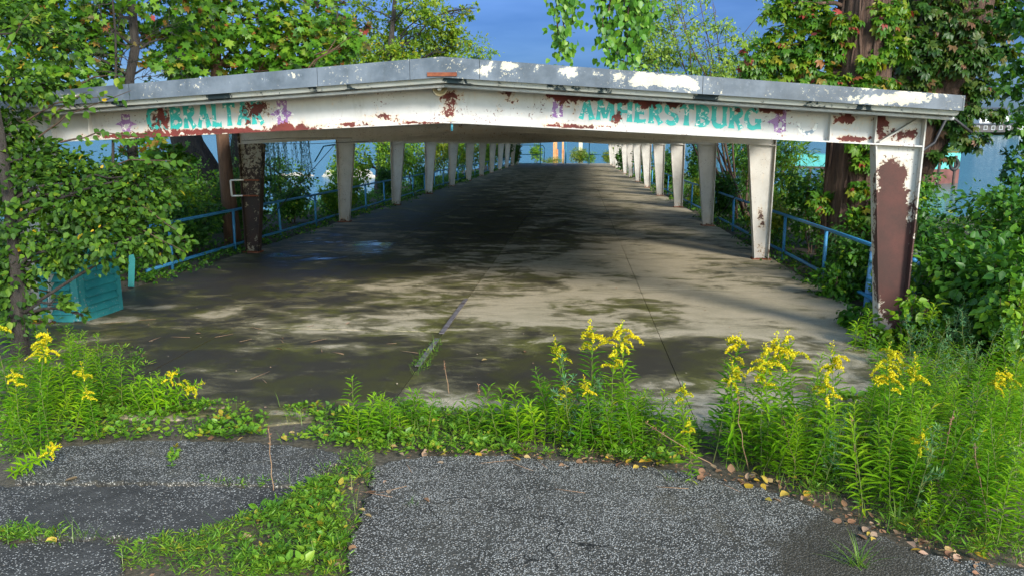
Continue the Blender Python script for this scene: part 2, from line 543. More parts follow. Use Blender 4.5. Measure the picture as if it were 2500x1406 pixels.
# ------------------------------------------------------------------ setting: ground, river
DECK_L, DECK_R, DECK_END, DECK_START = -7.75, 4.35, 107.0, None
WATER_Z = -3.75


def smoothstep(a, b, x):
    t = np.clip((x - a) / (b - a), 0, 1)
    return t * t * (3 - 2 * t)


def land_edges(y):
    le = -60 + (60 - 12.3) * smoothstep(14, 30, y)
    re = 60 - (60 - 13.0) * smoothstep(16, 34, y) - 2.0 * smoothstep(40, 70, y)
    return le + .9 * np.sin(y * .31) + .5 * np.sin(y * .9), re + .8 * np.sin(y * .27 + 1)


def land_z(x, y):
    x = np.asarray(x, float); y = np.asarray(y, float)
    le, re = land_edges(y)
    base = -K * np.clip(y, -40, 300) - .03
    base = base - .10 * smoothstep(6.9, 7.2, y) * smoothstep(DECK_L - .15, DECK_L, x) * (1 - smoothstep(DECK_R, DECK_R + .15, x))
    out = np.maximum(np.maximum(le - x, x - re), np.maximum((y - 110) * 1.0, 0))
    bump_ = .06 * np.sin(x * 1.3) * np.sin(y * 1.1) * ((x < -8.3) | (x > 4.9))
    return base + bump_ - 5.0 * smoothstep(0, 6.5, out) - .6 * smoothstep(-4, 0, np.maximum(le - x, x - re)) * (y > 18)


def ground():
    xs = np.concatenate([[-3000, -900, -300, -120, -80], np.arange(-64, -14, 4.0), np.arange(-14, 15, .75), np.arange(15, 66, 4.0), [80, 120, 300, 900, 3000]])
    ys = np.concatenate([[-2500, -600, -150, -60, -25, -10], np.arange(-4, 34, .9), np.arange(34, 118, 2.0), [125, 160, 300, 900, 4000]])
    X, Y = np.meshgrid(xs, ys)
    Z = land_z(X, Y)
    V = np.stack([X, Y, Z], -1).reshape(-1, 3)
    nx = len(xs)
    T = []
    for j in range(len(ys) - 1):
        for i in range(nx - 1):
            a = j * nx + i
            T += [(a, a + 1, a + nx + 1), (a, a + nx + 1, a + nx)]
    tag(link('ground', mesh_tris('ground', V, T, M['soil'], smooth=True)), kind='structure')


ground()
wmb = MB().add([(-4000, 8, WATER_Z), (4000, 8, WATER_Z), (4000, 5000, WATER_Z), (-4000, 5000, WATER_Z)], [(0, 1, 2, 3)])
tag(wmb.obj('river_water', M['water']), kind='structure')

# ------------------------------------------------------------------ concrete deck, slab by slab
DIRT_SHADE = [  # (px, py, rx, ry, amount) deck stains by place; centre shade and right-front sun partly painted in
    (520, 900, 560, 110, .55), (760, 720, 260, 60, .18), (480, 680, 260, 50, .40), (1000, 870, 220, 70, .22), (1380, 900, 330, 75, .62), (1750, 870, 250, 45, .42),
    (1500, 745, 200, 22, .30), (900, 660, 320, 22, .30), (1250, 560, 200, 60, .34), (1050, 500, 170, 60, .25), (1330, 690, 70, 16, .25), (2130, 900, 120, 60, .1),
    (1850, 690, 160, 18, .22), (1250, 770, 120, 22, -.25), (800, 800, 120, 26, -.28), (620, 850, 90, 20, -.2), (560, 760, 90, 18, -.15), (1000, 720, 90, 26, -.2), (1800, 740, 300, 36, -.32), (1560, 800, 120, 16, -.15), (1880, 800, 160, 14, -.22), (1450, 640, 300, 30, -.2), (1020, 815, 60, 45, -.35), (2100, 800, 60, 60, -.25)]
WET = [(780, 590, 200, 50, .50), (905, 605, 60, 18, .75), (1810, 660, 85, 12, .8), (480, 700, 200, 40, .35), (1330, 402, 80, 10, .6), (420, 850, 300, 60, .25), (1120, 560, 120, 60, .2), (700, 640, 200, 40, .3)]


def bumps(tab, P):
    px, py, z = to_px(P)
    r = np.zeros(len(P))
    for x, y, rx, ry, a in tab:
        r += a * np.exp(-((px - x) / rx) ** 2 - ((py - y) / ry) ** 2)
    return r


deck = MB()
d0 = 6.75
deck.hexa([(DECK_L, d0 + .1, -.30), (DECK_R, d0 + .1, -.30), (DECK_R, DECK_END, -.30), (DECK_L, DECK_END, -.30),
           (DECK_L, d0 + .1, -.055), (DECK_R, d0 + .1, -.055), (DECK_R, DECK_END, -.055), (DECK_L, DECK_END, -.055)])
deck.v = [(x, y, z - K * y) for x, y, z in deck.v]
deck_o = deck.obj('concrete_deck', M['soil'])
tag(deck_o, kind='structure')
SEAMS = [DECK_L, -4.72, -1.78, 1.12, DECK_R]
rows = [d0]
yj = [10.35, 13.9, 18.2, 22.6]
rows += yj
while rows[-1] < DECK_END - 5: rows.append(rows[-1] + 4.6)
rows.append(DECK_END)


def slab(x0, x1, y0, y1, nx, ny, ragged):
    g = .005
    xs = np.linspace(x0 + g, x1 - g, nx + 1); ys = np.linspace(y0 + g * .6, y1 - g * .6, ny + 1)
    V, Fc = [], []
    tilt = rng.normal(0, .0012, 3)
    for j, y in enumerate(ys):
        for i, x in enumerate(xs):
            yy = y
            if ragged and j == 0: yy += .10 * math.sin(x * 5) + rng.normal(0, .05)
            e = -.006 if i in (0, nx) or j in (0, ny) else 0
            V.append((x, yy, -K * yy + e + tilt[0] + tilt[1] * (x - x0) + tilt[2] * (y - y0) * .3))
    n = nx + 1
    for j in range(ny):
        for i in range(nx):
            a = j * n + i
            Fc.append((a, a + 1, a + n + 1, a + n))
    b = len(V)
    rim = [i for i in range(n)] + [j * n + nx for j in range(1, ny + 1)] + [ny * n + i for i in range(nx - 1, -1, -1)] + [j * n for j in range(ny - 1, 0, -1)]
    for i in rim: V.append((V[i][0], V[i][1], V[i][2] - .06))
    for k in range(len(rim)):
        k2 = (k + 1) % len(rim)
        Fc.append((rim[k2], rim[k], b + k, b + k2))
    mb = MB().add(V, Fc)
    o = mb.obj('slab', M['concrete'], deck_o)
    P = np.array(V)
    far = smoothstep(24, 60, P[:, 1])
    set_attr(o.data, 'dirt', .26 + bumps(DIRT_SHADE, P) * (1 - .4 * far) + .13 * (P[:, 0] < -1.78) + .05 * (P[:, 0] < -4.7))  # stains plus part of the deck's shade and sun as colour
    set_attr(o.data, 'wet', np.clip(bumps(WET, P), 0, 1.2))


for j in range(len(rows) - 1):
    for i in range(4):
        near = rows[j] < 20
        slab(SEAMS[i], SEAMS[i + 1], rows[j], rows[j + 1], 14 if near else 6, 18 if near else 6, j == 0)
js = MB()
for a, b in ((8.6, 9.9), (10.2, 12.6)):
    js.hexa([dk(-1.82, a, .000), dk(-1.755, a, .000), dk(-1.76, b, .000), dk(-1.82, b, .000), dk(-1.82, a, .012), dk(-1.755, a, .012), dk(-1.76, b, .014), dk(-1.82, b, .014)])
js.obj('joint_strip', plain_mat('rusted_joint_strip', (.09, .07, .07), (.20, .19, .20), 8, .55), deck_o)

# ------------------------------------------------------------------ asphalt pads


def pad(name, pts, mat, h=.012, drop=.07):
    P = [on_deck(x, y, 0) for x, y in pts]
    Q = []
    for i in range(len(P)):
        a, b = P[i], P[(i + 1) % len(P)]
        L = np.linalg.norm(b - a)
        n = max(1, int(L / .05))
        nrm = np.array([-(b - a)[1], (b - a)[0], 0]) / (L + 1e-6)
        for k in range(n):
            q = a + (b - a) * k / n + nrm * rng.normal(0, .016)
            Q.append(q + np.array([0, 0, h]))
    n = len(Q)
    V = Q + [q - np.array([0, 0, drop]) for q in Q]
    Fc = [tuple(range(n))] + [(i, (i + 1) % n, n + (i + 1) % n, n + i)[::-1] for i in range(n)]
    o = MB().add(V, Fc).obj(name, mat)
    return tag(o, kind='structure')


MAIN_EDGE = [(845, 1406), (850, 1330), (880, 1270), (905, 1200), (905, 1145), (985, 1122), (1120, 1112), (1260, 1117), (1400, 1130), (1560, 1138), (1700, 1160), (1830, 1185), (1950, 1225),
             (2060, 1275), (2180, 1325), (2330, 1372), (2520, 1392)]
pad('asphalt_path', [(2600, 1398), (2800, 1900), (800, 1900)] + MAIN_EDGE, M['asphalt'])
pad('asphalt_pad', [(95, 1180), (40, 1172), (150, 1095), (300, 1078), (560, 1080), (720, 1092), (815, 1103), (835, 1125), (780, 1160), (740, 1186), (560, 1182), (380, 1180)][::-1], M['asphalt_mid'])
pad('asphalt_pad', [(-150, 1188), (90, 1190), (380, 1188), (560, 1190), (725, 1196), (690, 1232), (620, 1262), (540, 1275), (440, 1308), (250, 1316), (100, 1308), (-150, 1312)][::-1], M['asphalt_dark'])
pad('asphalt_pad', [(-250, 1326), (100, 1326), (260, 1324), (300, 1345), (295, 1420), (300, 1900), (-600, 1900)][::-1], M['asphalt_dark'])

# ------------------------------------------------------------------ covered dock canopy
Y1, S = 10.40, 7.43
NF = 13
XO_R, XO_L, XC = 4.22, -7.68, -1.655
canopy = thing('dock_canopy', 'long low white steel canopy with flaking paint over the concrete ramp', 'canopy', (0, 0, 0))


def zbot(x):
    x = np.asarray(x, float)
    return np.where(x > XC, 2.765 - (x - XC) / (3.66 - XC) * .262, 2.765 - (XC - x) / (XC + 7.12) * .262)


def ztop(x):
    x = np.asarray(x, float)
    return 3.268 - np.abs(x - XC) * .066


def fy(i): return Y1 + S * i


PEEL_BEAM = [(560, 322, 150, 8, .55), (330, 333, 120, 8, .55), (720, 312, 60, 10, .45), (390, 290, 26, 42, .42), (440, 275, 10, 20, .15), (625, 268, 38, 20, .5), (600, 300, 25, 12, .2), (690, 300, 20, 14, .15), (520, 275, 30, 22, .14),
             (935, 285, 40, 8, .4), (1010, 300, 60, 5, .5), (860, 305, 60, 6, .45), (1100, 262, 26, 40, .36), (1095, 235, 14, 10, .3), (1240, 225, 34, 12, .36), (1250, 245, 24, 12, .2),
             (1365, 232, 34, 18, .6), (1430, 238, 30, 12, .5), (1390, 255, 24, 20, .25), (1510, 240, 45, 12, .6), (1510, 290, 16, 20, .45), (1600, 248, 60, 10, .45), (1650, 250, 24, 20, .4), (1580, 262, 22, 12, .35), (1375, 308, 50, 5, .5), (1450, 312, 50, 4, .5),
             (1800, 268, 18, 14, .4), (1860, 268, 24, 12, .4), (1900, 265, 28, 14, .5), (1920, 330, 60, 4, .22), (2065, 290, 28, 14, .62), (2060, 268, 30, 8, .2), (2080, 340, 50, 9, .5), (1990, 262, 24, 8, .4), (2150, 300, 18, 40, .55), (2160, 270, 24, 10, .4), (2205, 330, 40, 16, .48), (1700, 300, 40, 20, .1)]


def beam_obj(i):
    mb = MB()
    nx = 170 if i == 0 else 24
    nz = 12 if i == 0 else 2
    xs = np.linspace(XO_L + .012, XO_R - .012, nx + 1)
    V, Fc = [], []
    for s_ in (-1, 1):
        for k in range(nz + 1):
            for x in xs:
                a, b = float(zbot(x)) + .018, float(ztop(x)) - .02
                V.append((x, .007 * s_, a + (b - a) * k / nz))
    n = nx + 1
    for s_ in (0, 1):
        o = s_ * n * (nz + 1)
        for k in range(nz):
            for j in range(nx):
                a = o + k * n + j
                q = (a, a + 1, a + n + 1, a + n)
                Fc.append(q if s_ == 0 else q[::-1])
    mb.add(V, Fc)
    xs2 = np.linspace(XO_L, XO_R, 41)
    for fun, t_, sgn in ((zbot, .018, 1), (ztop, .02, -1)):
        V, Fc = [], []
        for x in xs2:
            z = float(fun(x))
            V += [(x, -.10, z), (x, .10, z), (x, .10, z + sgn * t_), (x, -.10, z + sgn * t_)]
        for j in range(40):
            a = j * 4
            for k in range(4):
                q = (a + k, a + (k + 1) % 4, a + 4 + (k + 1) % 4, a + 4 + k)
                Fc.append(q[::-1] if sgn > 0 else q)
        Fc += [(0, 1, 2, 3), (160, 163, 162, 161)]
        mb.add(V, Fc)
    return mb


def place(o, i):
    o.location = (0, fy(i), -K * fy(i))


b0 = beam_obj(0)
beam_front = b0.obj('beam', M['beam'], canopy)
place(beam_front, 0)
PV = np.array(b0.v) + np.array([0, fy(0), -K * fy(0)])
set_attr(beam_front.data, 'peel', .12 + 1.35 * bumps(PEEL_BEAM, PV))
beam_front['label'] = 'front beam with flaked white paint, red primer and lettering'
bm_i = beam_obj(1).mesh('beam', M['column'])
bv = np.array([v.co for v in bm_i.vertices])
set_attr(bm_i, 'peel', .10 + .22 * np.exp(-((bv[:, 0] + 2.5) / .8) ** 2) + .14 * np.exp(-((bv[:, 0] - .6) / .6) ** 2))
for i in range(1, NF):
    place(link('beam', bm_i, canopy), i)

# stiffener plates on the front beam
PEELC = [(2166, 560, 26, 150, .6), (2180, 470, 26, 60, .55), (2185, 560, 40, 130, .75), (2190, 700, 40, 120, .75), (2165, 420, 20, 22, .5), (2200, 420, 14, 20, .4), (2235, 540, 14, 60, .3), (2150, 640, 10, 70, .4),
         (1858, 540, 12, 28, .5), (1856, 512, 8, 10, .45), (1863, 615, 18, 14, .45), (1852, 600, 8, 8, .3)]


def stiff(x, lean=0.0):
    mb = MB()
    a, b = float(zbot(x)) + .018, float(ztop(x)) - .02
    mb.hexa([(x - .006 + lean * a, -.095, a), (x + .006, -.095, a), (x + .006, -.008, a), (x - .006, -.008, a), (x - .006, -.095, b), (x + .006, -.095, b), (x + .006, -.008, b), (x - .006, -.008, b)])
    o = mb.obj('stiffener', M['column'], canopy)
    set_attr(o.data, 'peel', [.18] * 8)
    place(o, 0)


for x in (3.10, 3.64, -7.02, -6.5): stiff(x)
for sgn, xa, xb in ((1, 3.70, 4.18), (-1, -7.16, -7.64)):
    mb = MB()
    za, zb_ = float(zbot(xa)) + .03, float(ztop(xb)) - .04
    dx, dzz = xb - xa, zb_ - za
    L = math.hypot(dx, dzz)
    nxv = np.array([-dzz / L * .009, 0, dx / L * .009])
    A, B = np.array([xa, -.09, za]), np.array([xb, -.09, zb_])
    yy = np.array([0, .08, 0])
    mb.hexa([A - nxv, A + nxv, A + nxv + yy, A - nxv + yy, B - nxv, B + nxv, B + nxv + yy, B - nxv + yy])
    o = mb.obj('stiffener', M['column'], canopy)
    set_attr(o.data, 'peel', [.15] * 8)
    place(o, 0)


# columns: tapered web plate with a flange on either side and a base plate
def col_web(side, fine):
    nx, nz = (8, 40) if fine else (2, 8)
    V, Fc = [], []
    zt = 2.5
    for s_ in (-1, 1):
        for k in range(nz + 1):
            z = zt * k / nz
            w = .29 + (.56 - .29) * z / zt
            xo = XO_R - .011 if side > 0 else XO_L + .011
            xi = (XO_R - w + .011) if side > 0 else (XO_L + w - .011)
            for j in range(nx + 1):
                V.append((min(xi, xo) + (abs(xo - xi)) * j / nx, .006 * s_, z))
    n = nx + 1
    for s_ in (0, 1):
        o = s_ * n * (nz + 1)
        for k in range(nz):
            for j in range(nx):
                a = o + k * n + j
                q = (a, a + 1, a + n + 1, a + n)
                Fc.append(q if s_ == 0 else q[::-1])
    return MB().add(V, Fc)


def col_flange(side, outer, nz=16):
    V, Fc = [], []
    zt = 2.49 if not outer else 2.98
    for k in range(nz + 1):
        z = zt * k / nz
        w = .29 + (.56 - .29) * z / 2.5
        x = XO_R if outer else XO_R - w
        if side < 0: x = XO_L if outer else XO_L + w
        V += [(x - .009, -.105, z), (x + .009, -.105, z), (x + .009, .105, z), (x - .009, .105, z)]
    for k in range(nz):
        a = k * 4
        for j in range(4):
            Fc.append((a + j, a + (j + 1) % 4, a + 4 + (j + 1) % 4, a + 4 + j))
    Fc += [(3, 2, 1, 0), (nz * 4, nz * 4 + 1, nz * 4 + 2, nz * 4 + 3)]
    return MB().add(V, Fc)


def base_plate(side):
    x = XO_R - .145 if side > 0 else XO_L + .145
    return MB().box((x, 0, .012), (.40, .27, .024))


def peel_for(mb, kind, i):
    P = np.array(mb.v)
    z = P[:, 2]
    if kind == 'generic': return .12 + .32 * np.exp(-(z / .22) ** 2)
    W_ = P + np.array([0, fy(i), -K * fy(i)])
    if kind == 'rusted': return .42 + .28 * np.exp(-((z - .9) / .9) ** 2)
    return .06 + bumps(PEELC, W_)


shared = {}
for i in range(NF):
    for side in (-1, 1):
        special = None
        if side > 0 and i in (0, 1): special = 'peel'
        if side < 0 and i == 1: special = 'rusted'
        mat = M['rusty'] if special == 'rusted' else M['column']
        if special:
            w = col_web(side, True)
            wm = w.mesh('column', mat); set_attr(wm, 'peel', peel_for(w, special, i))
            fl = []
            for outer in (False, True):
                f_ = col_flange(side, outer)
                fm = f_.mesh('flange', mat)
                set_attr(fm, 'peel', peel_for(f_, special, i) + .12)
                fl.append(fm)
        else:
            if side not in shared:
                w = col_web(side, False)
                wm = w.mesh('column', mat); set_attr(wm, 'peel', peel_for(w, 'generic', i))
                fl = []
                for outer in (False, True):
                    f_ = col_flange(side, outer, 8)
                    fm = f_.mesh('flange', mat); set_attr(fm, 'peel', peel_for(f_, 'generic', i)); fl.append(fm)
                shared[side] = (wm, fl)
            wm, fl = shared[side]
        c = link('column', wm, canopy)
        place(c, i)
        if special == 'rusted': c['label'] = 'blackened rusty column with almost no white paint left'
        if special == 'peel': c['label'] = ('front column with a broad red-brown bare panel', 'white column with small red patches and green moss at its foot')[i]
        for fm in fl: link('flange', fm, c)
        if ('bp', side) not in shared: shared[('bp', side)] = base_plate(side).mesh('base_plate', M['rust_bar'])
        link('base_plate', shared[('bp', side)], c)

# roof, fascia, trim
FY = Y1 - .55
EAVE_R, EAVE_L = 4.42, -7.90


def ftop(x): return 3.530 - np.abs(np.asarray(x, float) - XC) * .0770


def fbot(x): return 3.288 - np.abs(np.asarray(x, float) - XC) * .0655


rf = MB()
yb = fy(NF - 1) + .5
for (xa, xb) in ((EAVE_L, XC), (XC, EAVE_R)):
    za, zb_ = float(ftop(xa)), float(ftop(xb))
    la, lb = float(ztop(xa)) + .005, float(ztop(xb)) + .005
    rf.hexa([dk(xa, FY + .02, la + .06), dk(xb, FY + .02, lb + .06), dk(xb, yb, lb + .06), dk(xa, yb, la + .06),
             dk(xa, FY + .02, za - .015), dk(xb, FY + .02, zb_ - .015), dk(xb, yb, zb_ - .015), dk(xa, yb, za - .015)])
rf.obj('roof', M['roof'], canopy)
# purlins carrying the roof, running the length of the canopy
for x in (-7.4, -6.0, -4.6, -3.2, -1.9, -1.4, -.1, 1.3, 2.7, 3.95):
    z = float(ztop(x))
    q = MB()
    q.hexa([dk(x - .03, FY + .1, z + .002), dk(x + .03, FY + .1, z + .002), dk(x + .03, yb, z + .002), dk(x - .03, yb, z + .002),
            dk(x - .03, FY + .1, z + .064), dk(x + .03, FY + .1, z + .064), dk(x + .03, yb, z + .064), dk(x - .03, yb, z + .064)])
    q.obj('purlin', M['soffit'], canopy)

PEEL_F = [(650, 195, 18, 20, .5), (720, 184, 22, 10, .55), (800, 175, 12, 6, .4), (570, 196, 8, 7, .5), (500, 205, 10, 10, .45), (480, 212, 10, 14, .4), (185, 232, 40, 8, .5), (150, 242, 10, 10, .4), (610, 210, 6, 6, .3), (830, 165, 10, 7, .5),
          (1180, 172, 26, 20, .7), (1130, 148, 14, 6, .5), (1240, 160, 34, 12, .85), (1310, 168, 16, 12, .7), (1395, 176, 34, 18, .85), (1460, 180, 14, 10, .5), (1510, 186, 24, 16, .5), (1560, 185, 20, 22, .55), (1620, 200, 80, 22, .75),
          (1690, 210, 22, 20, .6), (1790, 205, 10, 7, .35), (1830, 205, 10, 7, .35), (1905, 226, 6, 6, .4), (2120, 215, 40, 8, .6), (2150, 245, 60, 14, .85), (2230, 235, 50, 20, .8), (2300, 232, 16, 8, .4), (2060, 240, 26, 8, .3)]


def fascia_panel(xa, xb):
    nx, nz = max(8, int((xb - xa) / .055)), 6
    V, Fc = [], []
    for y in (FY - .012, FY + .015):
        for k in range(nz + 1):
            for j in range(nx + 1):
                x = xa + (xb - xa) * j / nx
                a, b = float(fbot(x)), float(ftop(x))
                V.append(dk(x, y, a + (b - a) * k / nz))
    n = nx + 1
    off = n * (nz + 1)
    for s_ in (0, 1):
        for k in range(nz):
            for j in range(nx):
                a = s_ * off + k * n + j
                q = (a, a + 1, a + n + 1, a + n)
                Fc.append(q if s_ == 0 else q[::-1])
    for j in range(nx):
        Fc.append((j + 1, j, off + j, off + j + 1))
        t_ = nz * n + j
        Fc.append((t_, t_ + 1, off + t_ + 1, off + t_))
    for k in range(nz):
        a = k * n
        Fc.append((a, a + n, off + a + n, off + a))
        a = k * n + nx
        Fc.append((a + n, a, off + a, off + a + n))
    mb = MB().add(V, Fc)
    o = mb.obj('fascia_panel', M['fascia'], canopy)
    set_attr(o.data, 'peel', .05 + .95 * bumps(PEEL_F, np.array(mb.v)))
    return o


fx = [EAVE_L, -5.62, -3.2, -2.05, -1.2, 1.45, EAVE_R]
for a, b in zip(fx[:-1], fx[1:]): fascia_panel(a + .003, b - .003)
# side fascias along the eaves
for x, s_ in ((EAVE_R, 1), (EAVE_L, -1)):
    q = MB()
    a, b = float(fbot(x)), float(ftop(x))
    x0, x1 = (x + .002, x + .02) if s_ > 0 else (x - .02, x - .002)
    q.hexa([dk(x0, FY - .01, a), dk(x1, FY - .01, a), dk(x1, yb, a), dk(x0, yb, a), dk(x0, FY - .01, b), dk(x1, FY - .01, b), dk(x1, yb, b), dk(x0, yb, b)])
    o = q.obj('side_fascia', M['fascia'], canopy)
    set_attr(o.data, 'peel', [.2] * 8)
# soffit board, drip trim and conduit under the fascia
for (xa, xb) in ((EAVE_L + .01, XC - .001), (XC + .001, EAVE_R - .01)):
    q = MB()
    V, Fc = [], []
    nn = 60
    for j in range(nn + 1):
        x = xa + (xb - xa) * j / nn
        z = float(fbot(x))
        for (yy, zz) in ((FY + .03, z + .002), (FY + .06, z - .055), (FY + .40, z - .075), (FY + .40, z + .01)):
            V.append(dk(x, yy, zz))
    for j in range(nn):
        a = j * 4
        for k in range(4): Fc.append((a + k, a + (k + 1) % 4, a + 4 + (k + 1) % 4, a + 4 + k)[::-1])
    Fc += [(0, 1, 2, 3), (nn * 4 + 3, nn * 4 + 2, nn * 4 + 1, nn * 4)]
    q.add(V, Fc)
    o = q.obj('drip_trim', M['trim'], canopy)
    vv = np.array(q.v)
    set_attr(o.data, 'peel', .40 + .2 * np.sin(vv[:, 0] * 7.3) * np.sin(vv[:, 0] * 3.1))
    MB().tube([dk(xa + (xb - xa) * j / 8, FY + .16, float(fbot(xa + (xb - xa) * j / 8)) - .085) for j in range(9)], .022, 8).obj('conduit', M['grey_cap'], canopy)
MB().box(dk(XC, FY - .022, float(fbot(XC)) + .035), (.36, .018, .045)).obj('rusty_bar', M['rust_bar'], canopy)
MB().tube([dk(XC + .03, Y1 - .06, 2.77), dk(XC + .03, Y1 - .06, 2.66)], .016, 8).obj('pipe_stub', M['teal_pipe'], canopy)

# braces: bent pipe arms and crossed rods between the columns
for pts in (((2290, 470), (2258, 400), (2280, 350), (2310, 292), (2330, 291), (2372, 325)),):
    P = [at_y(x, y, Y1 + 1.1) for x, y in pts[2:]]
    P.insert(0, np.array([XO_R - .02, Y1 + .05, P[0][2] - .12]))
    MB().tube(P, .020, 8).obj('bent_arm', M['dark_metal'], canopy)
P = [dk(XO_L, fy(2), 2.47), at_y(790, 358, fy(2) - .2), at_y(768, 396, fy(2) - .3)]
MB().tube(P, .022, 8).obj('bent_arm', M['teal_pipe'], canopy)
for side, x in ((-1, XO_L - .04), (1, XO_R + .04)):
    for i in (1, 5, 9):
        for a, b in ((.15, 2.45), (2.45, .15)):
            e = .018 if a > b else -.018
            MB().tube([dk(x + e, fy(i) + .1, a), dk(x + e, fy(i + 1) - .1, b)], .011, 6).obj('brace_rod', M['dark_metal'], canopy)
for pts in (((640, 352), (760, 352), (900, 346)), ((590, 345), (700, 338), (860, 338))):
    MB().tube([at_y(x, y, fy(1) - .2 - .1 * k) for k, (x, y) in enumerate(pts)], .006, 5).obj('cable', M['dark_metal'], canopy)

# ---- lettering on the front beam


def stroke(p, q, w0=.17, w1=.24, n=7):
    p, q = np.array(p, float), np.array(q, float)
    ts = np.linspace(0, 1, n)
    return [p + (q - p) * t for t in ts], [w0 + (w1 - w0) * abs(2 * t - 1) ** 2.5 for t in ts]


def arc(c, rx, ry, a0, a1, w0=.19, w1=.14, n=13):
    ts = np.linspace(0, 1, n)
    return [np.array([c[0] + rx * math.cos(math.radians(a0 + (a1 - a0) * t)), c[1] + ry * math.sin(math.radians(a0 + (a1 - a0) * t))]) for t in ts], [w1 + (w0 - w1) * math.sin(math.pi * t) for t in ts]


GL = {
    'I': (.42, [stroke((.21, 0), (.21, 1), .17, .25)]),
    'G': (.86, [arc((.42, .5), .33, .42, 48, 318), stroke((.52, .42), (.82, .42), .13, .16), stroke((.73, .44), (.73, .04), .15, .2)]),
    'B': (.78, [stroke((.18, 0), (.18, 1), .17, .24), arc((.2, .74), .40, .20, 88, -92), arc((.2, .27), .46, .22, 92, -88)]),
    'R': (.80, [stroke((.18, 0), (.18, 1), .17, .24), arc((.2, .73), .42, .21, 88, -90), stroke((.36, .5), (.68, .0), .16, .24)]),
    'A': (.84, [stroke((.13, 0), (.42, 1), .15, .2), stroke((.71, 0), (.42, 1), .19, .25), stroke((.24, .34), (.62, .34), .11, .12)]),
    'L': (.66, [stroke((.18, 0), (.18, 1), .17, .24), stroke((.18, .08), (.60, .08), .13, .22)]),
    'T': (.76, [stroke((.38, 0), (.38, .95), .17, .24), stroke((.02, .91), (.74, .91), .14, .24)]),
    'M': (1.05, [stroke((.15, 0), (.22, 1), .14, .2), stroke((.24, 1), (.52, .12), .2, .16), stroke((.80, 1), (.52, .12), .13, .16), stroke((.90, 0), (.82, 1), .19, .25)]),
    'H': (.86, [stroke((.17, 0), (.17, 1), .17, .24), stroke((.69, 0), (.69, 1), .17, .24), stroke((.17, .5), (.69, .5), .12, .12)]),
    'E': (.70, [stroke((.18, 0), (.18, 1), .17, .24), stroke((.18, .92), (.62, .92), .13, .2), stroke((.18, .5), (.54, .5), .12, .18), stroke((.18, .08), (.64, .08), .13, .2)]),
    'S': (.74, [arc((.37, .73), .25, .20, 25, 270), arc((.37, .28), .27, .22, 90, -155)]),
    'U': (.86, [stroke((.16, .3), (.16, 1), .17, .23), stroke((.70, .1), (.70, 1), .15, .22), arc((.43, .32), .27, .26, 180, 350)])}


def letters(name, text, x0, x1, zlo, zhi, mat, label):
    """glyph strokes laid on the web plate between x0 and x1; zlo, zhi give the letter foot and head at either end"""
    tot = sum(GL[c][0] for c in text) + .03 * (len(text) - 1)
    sc = (x1 - x0) / tot
    V, Fc = [], []
    u = 0
    lay = 0
    for c in text:
        adv, strokes = GL[c]
        for pts, ws in strokes:
            lay += 1
            yy = -.0105 - .00025 * (lay % 4)
            b = len(V)
            for k in range(len(pts)):
                d = pts[min(k + 1, len(pts) - 1)] - pts[max(k - 1, 0)]
                d = d / (np.linalg.norm(d) + 1e-9)
                nn = np.array([-d[1], d[0]])
                for e in (-.5, 0, .5):
                    g = pts[k] + nn * ws[k] * 1.34 * e
                    X = x0 + (u + g[0]) * sc
                    f_ = (X - x0) / (x1 - x0)
                    lo = zlo[0] + (zlo[1] - zlo[0]) * f_
                    hi = zhi[0] + (zhi[1] - zhi[0]) * f_
                    V.append((X, yy, lo + (hi - lo) * g[1]))
            for k in range(len(pts) - 1):
                for e in (0, 1):
                    a = b + k * 3 + e
                    Fc.append((a, a + 1, a + 4, a + 3))
        u += adv + .03
    mb = MB().add(V, Fc)
    o = mb.obj(name, mat, canopy)
    place(o, 0)
    set_attr(o.data, 'peel', .12 + 1.35 * bumps(PEEL_BEAM, np.array(V) + np.array([0, Y1, -K * Y1])))
    o['label'] = label


def bx(px, py):
    P = at_y(px, py, Y1)
    return P[0], P[2] + K * Y1


def lettering(name, text, pa, pb, ha, hb, mat, label):
    xa, za = bx(*pa); xb, zb_ = bx(*pb)
    _, ta = bx(pa[0], ha); _, tb = bx(pb[0], hb)
    letters(name, text, xa, xb, (za, zb_), (ta, tb), mat, label)


lettering('lettering', 'GIBRALTAR', (362, 320), (648, 303), 262, 247, M['teal_letter'], 'faded teal lettering reading GIBRALTAR')
lettering('lettering', 'AMHERSTBURG', (1412, 291), (1858, 319), 243, 266, M['teal_letter'], 'faded teal lettering reading AMHERSTBURG')


